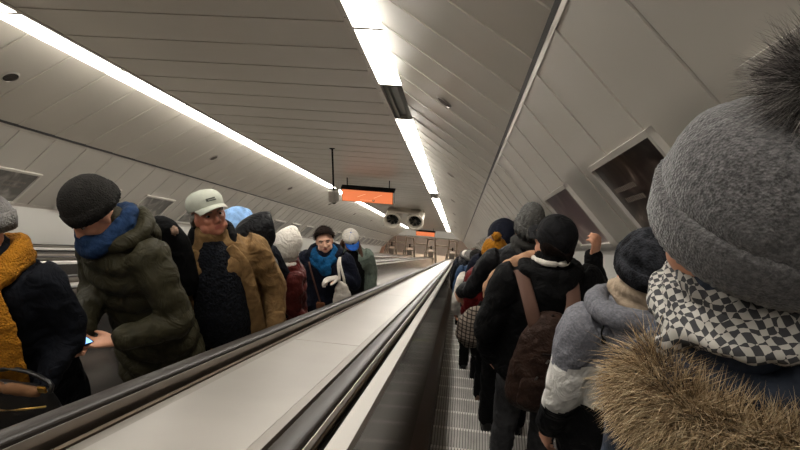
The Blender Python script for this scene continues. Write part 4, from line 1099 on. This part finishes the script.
for src, px, py, s, p1, m1, p2, m2, lab in QUEUE:
    top = src.hd((0, -.02, .14)); y = s*CT+.1
    k = math.ceil((y-top.y*src.g-nosing(0).y)/.3464); ry = nosing(k).y-.17; P = at_y(px, py, ry+top.y*src.g)
    c = dup(src.root); g = (P.z-nosing(k).z)/top.z; c.scale = (g,)*3; c.location = (P.x, ry, nosing(k).z); c['label'] = lab
    setmat(c, 'knit_hat' if p1 == 'hat' else 'hair', m1); setmat(c, p2, m2)

# ---- grey and white jacket with the camouflage hat
m_camo = mat('knit_camo', '0d0d10', .95, spec=.1, col2='37383d', vscale=30, bump=('voronoi', 140, .4))
lb = 'person in dark camouflage hat, beige neck warmer and grey and white jacket'
f = figure(lb, 653, 231, 1.68, face=1, turn=8, lean=2, side=-3, hp=2, hy=0, hat=.02, build=1.0, vox=.008)
beanie(f, m_camo, h=.14, rib=(30, .006), cuff=.05, low=-.01)
scarf(f, cloth('neck_beige', '9c8b78', .9, var=.06), z=1.545, r=.068, th=.03, loops=2, vox=.008)
o = coat(f, cloth('jacket_heather', '6c6c72', .8, sc=120, var=.2, vscale=120), hem=.8, r=1.08, slr=1.12, fold=.02)
me = o.data; me.materials.append(cloth('jacket_offwhite', 'c2bfba', .75, var=.04)); me.materials.append(c_blackp)
for p in me.polygons:
    z = p.center.z + .25*(abs(p.center.x)-.15)*0; x = abs(p.center.x)
    zz = p.center.z+ (x-.16)*.30
    p.material_index = 0 if zz > 1.29 else (1 if zz > 1.10 else 2)
hood_down(f, MATS['jacket_heather'], r=1.2, drop=.18); trousers(f, c_dark, r=1.05); shoes(f, m_shoe)
bm = bmesh.new(); tube(bm, [f.L((-.14, -.08, 1.47)), f.L((-.16, -.10, 1.44)), f.L((-.15, -.105, 1.41))], [.004]*3, 6); ell(bm, f.L((-.15, -.105, 1.405)), (.009, .009, .012)); obj('drawcord', fuse(bm, .003, 1), m_black, f.root, True)

# ------------------------------------------------------------ nearest rider: large grey hat, checked scarf, fur trimmed hood
def Wc(x, y, z): return Vector((x, y, ZC+z))
lb = 'nearest rider in big grey knit hat with fur pompom, checked scarf and fur-trimmed navy coat'
f = figure(lb, 787, 100, .66, snap=.17, face=1, turn=28, lean=0, side=-12, hp=2, hy=6, hr=6, hat=.035, build=.7, vox=.006,
           la=((-.18, .03, 1.12), (-.15, .12, .88)), ra=((.18, .03, 1.12), (.15, .12, .88)))
face(f)
def heather(name, c1, c2, sc, bsc, bst, c3=None):
    m = bpy.data.materials.new(name); m.use_nodes = True; nt = m.node_tree; b = nt.nodes['Principled BSDF']; b.inputs['Roughness'].default_value = .95; b.inputs['Specular IOR Level'].default_value = .15
    b.inputs['Sheen Weight'].default_value = .3
    tc = nt.nodes.new('ShaderNodeTexCoord'); n = nt.nodes.new('ShaderNodeTexNoise'); n.inputs['Scale'].default_value = sc; n.inputs['Detail'].default_value = 5; n.inputs['Roughness'].default_value = .75
    r = nt.nodes.new('ShaderNodeValToRGB'); r.color_ramp.elements[0].position = .38; r.color_ramp.elements[1].position = .64; r.color_ramp.elements[0].color = lin(c1); r.color_ramp.elements[1].color = lin(c2)
    v = nt.nodes.new('ShaderNodeTexVoronoi'); v.inputs['Scale'].default_value = bsc; bp = nt.nodes.new('ShaderNodeBump'); bp.inputs['Strength'].default_value = bst; bp.inputs['Distance'].default_value = .003
    for a, c_ in ((n, 'Vector'), (v, 'Vector')): nt.links.new(tc.outputs['Object'], a.inputs[c_])
    nt.links.new(n.outputs['Fac'], r.inputs['Fac']); nt.links.new(r.outputs['Color'], b.inputs['Base Color']); nt.links.new(v.outputs['Distance'], bp.inputs['Height']); nt.links.new(bp.outputs['Normal'], b.inputs['Normal'])
    return m
m_hat = heather('knit_heather_grey', '353435', '656363', 150, 300, .45)
# soft high crown, gathered under the pompom
T = TF(f.hd.R @ Rx(D(14)), f.hd.o)
bm = bmesh.new(); prof = [(.088, -.022), (.094, -.024), (.099, -.015), (.104, .02)]
for i in range(1, 22):
    a = i/21*PI/2; prof.append((.111*math.cos(a)**.72+1e-4, .03+.118*math.sin(a)))
rg = revolve(bm, T, prof, 128, (42, .006), yscale=1.14, back=-.015); bm.faces.new(rg[-1])
hat = obj('knit_hat', fuse(bm, 0, 1, .010, .05, solid=.007), m_hat, f.root, True)
bm = bmesh.new(); revolve(bm, T, [(.098, -.026), (.108, -.030), (.112, -.02), (.114, .0), (.117, .028), (.112, .034), (.103, .028)], 160, (64, .010), yscale=1.13, back=-.015)
obj('cuff', fuse(bm, 0, 0, .004, .05, solid=.004), m_hat, hat, True)
pc = T((.0, -.01, .185)); r_ = random.Random(3); roots = []
for i in range(5200):
    v = Vector((r_.gauss(0, 1), r_.gauss(0, 1), r_.gauss(0, 1))).normalized(); roots.append((pc+v*.022, v))
pm = strands('pompom', roots, hairmat('fur_grey', '1c1a1a', '9a9490', '4e4a48'), .062, .00045, hat, spread=.35, droop=.15, seg=4, curl=.5)
bm = bmesh.new(); ell(bm, pc, (.03, .03, .03)); obj('pompom_core', bm, mat('fur_core', '2a2727', .9), hat, True)
# short hair at the nape
bm = bmesh.new(); tube(bm, [f.hd((-.070, -.03, -.02)), f.hd((-.05, -.09, -.04)), f.hd((0, -.105, -.05)), f.hd((.05, -.09, -.04)), f.hd((.070, -.03, -.02))], [(.006, .02), (.008, .03), (.008, .03), (.008, .03), (.006, .02)], 10); obj('hair', fuse(bm, .006, 1), m_hairb, f.root, True)
c_jn = cloth('coat_steel_navy', '343a46', .75, sc=80, st=.3, var=.08)
coat(f, c_jn, hem=.55, r=1.08, slr=.95, fold=.02, vox=.01)
# checked scarf wound round the neck
m_chk = bpy.data.materials.new('scarf_check'); m_chk.use_nodes = True; nt = m_chk.node_tree; b = nt.nodes['Principled BSDF']; b.inputs['Roughness'].default_value = .95
tc = nt.nodes.new('ShaderNodeTexCoord'); mp = nt.nodes.new('ShaderNodeMapping'); mp.inputs['Rotation'].default_value = (.3, .5, .6)
ns = nt.nodes.new('ShaderNodeTexNoise'); ns.inputs['Scale'].default_value = 14; mx = nt.nodes.new('ShaderNodeMix'); mx.data_type = 'RGBA'; mx.inputs[0].default_value = .03
ck = nt.nodes.new('ShaderNodeTexChecker'); ck.inputs['Scale'].default_value = 105; ck.inputs['Color1'].default_value = lin('a8a49d'); ck.inputs['Color2'].default_value = lin('37373a')
nt.links.new(tc.outputs['Object'], mp.inputs['Vector']); nt.links.new(tc.outputs['Object'], ns.inputs['Vector']); nt.links.new(mp.outputs['Vector'], mx.inputs[6]); nt.links.new(ns.outputs['Color'], mx.inputs[7])
nt.links.new(mx.outputs[2], ck.inputs['Vector']); nt.links.new(ck.outputs['Color'], b.inputs['Base Color'])
L = f.L
bm = bmesh.new()
for k, (zz, rr, th) in enumerate(((1.53, .070, .018), (1.508, .080, .022), (1.482, .092, .024))):
    pts = [L((math.cos(a)*rr, math.sin(a)*(rr+.01)-.005, zz+.012*math.sin(a+k*1.3)+(.012 if math.sin(a) < 0 else 0))) for a in [2*PI*i/20 for i in range(21)]]
    tube(bm, pts, [(th*1.1, th*.75)]*21, 12)
tube(bm, [L((-.08, .0, 1.49)), L((-.12, .0, 1.46)), L((-.135, .0, 1.43))], [(.02, .016), (.02, .014), (.006, .006)], 12)
obj('scarf', fuse(bm, .006, 1, .02, .035), m_chk, f.root, True)
# hood lying on the back, with a thick fur edge
bm = bmesh.new(); A = []
arc = []
for i in range(15):
    a = PI+PI*i/14; arc.append(Vector((math.cos(a)*.155+.02, math.sin(a)*.135-.05, 1.405+.15*(math.cos(a)*.155+.02)+.02*math.sin(a*1.0)+.03*abs(math.cos(a)))))
rz_ = Matrix.Rotation(D(-28), 3, 'Z'); arc = [rz_ @ v for v in arc]
inner = [Vector((v.x*.55, v.y*.55+.0, v.z+.02)) for v in arc]
mid = [Vector((v.x*.85, v.y*.82, v.z-.035)) for v in arc]
for ring in (mid,): tube(bm, [L(v) for v in ring], [(.045, .04)]*15, 12)
tube(bm, [L(v) for v in arc], [(.03, .028)]*15, 12); tube(bm, [L(v) for v in inner], [(.04, .03)]*15, 12)
hd_ = obj('hood', fuse(bm, .01, 3, .015, .06), c_jn, f.root, True)
roots = []; r_ = random.Random(5)
arcL = [L(v) for v in arc]
for i in range(26000):
    u = r_.random()*13.999; k = int(u); t_ = u-k; p = arcL[k].lerp(arcL[k+1], t_); tg = (arcL[k+1]-arcL[k]).normalized()
    a = r_.uniform(0, 2*PI); out = Vector((p.x, p.y+.03, 0)).normalized(); upv = Vector((0, 0, 1)); v = (out*math.cos(a)+upv*math.sin(a)); v = (v+tg*r_.uniform(-.3, .3)).normalized()
    roots.append((p+v*.028, (v+out*.35+Vector((0, 0, -.25))).normalized()))
strands('fur_trim', roots, hairmat('fur_tan', '4a3b2c', 'd8c4a2', 'a48b6a'), .055, .0008, f.root, spread=.32, droop=.55, seg=4, curl=.35, seed=4)
trousers(f, c_dark); shoes(f, m_shoe)
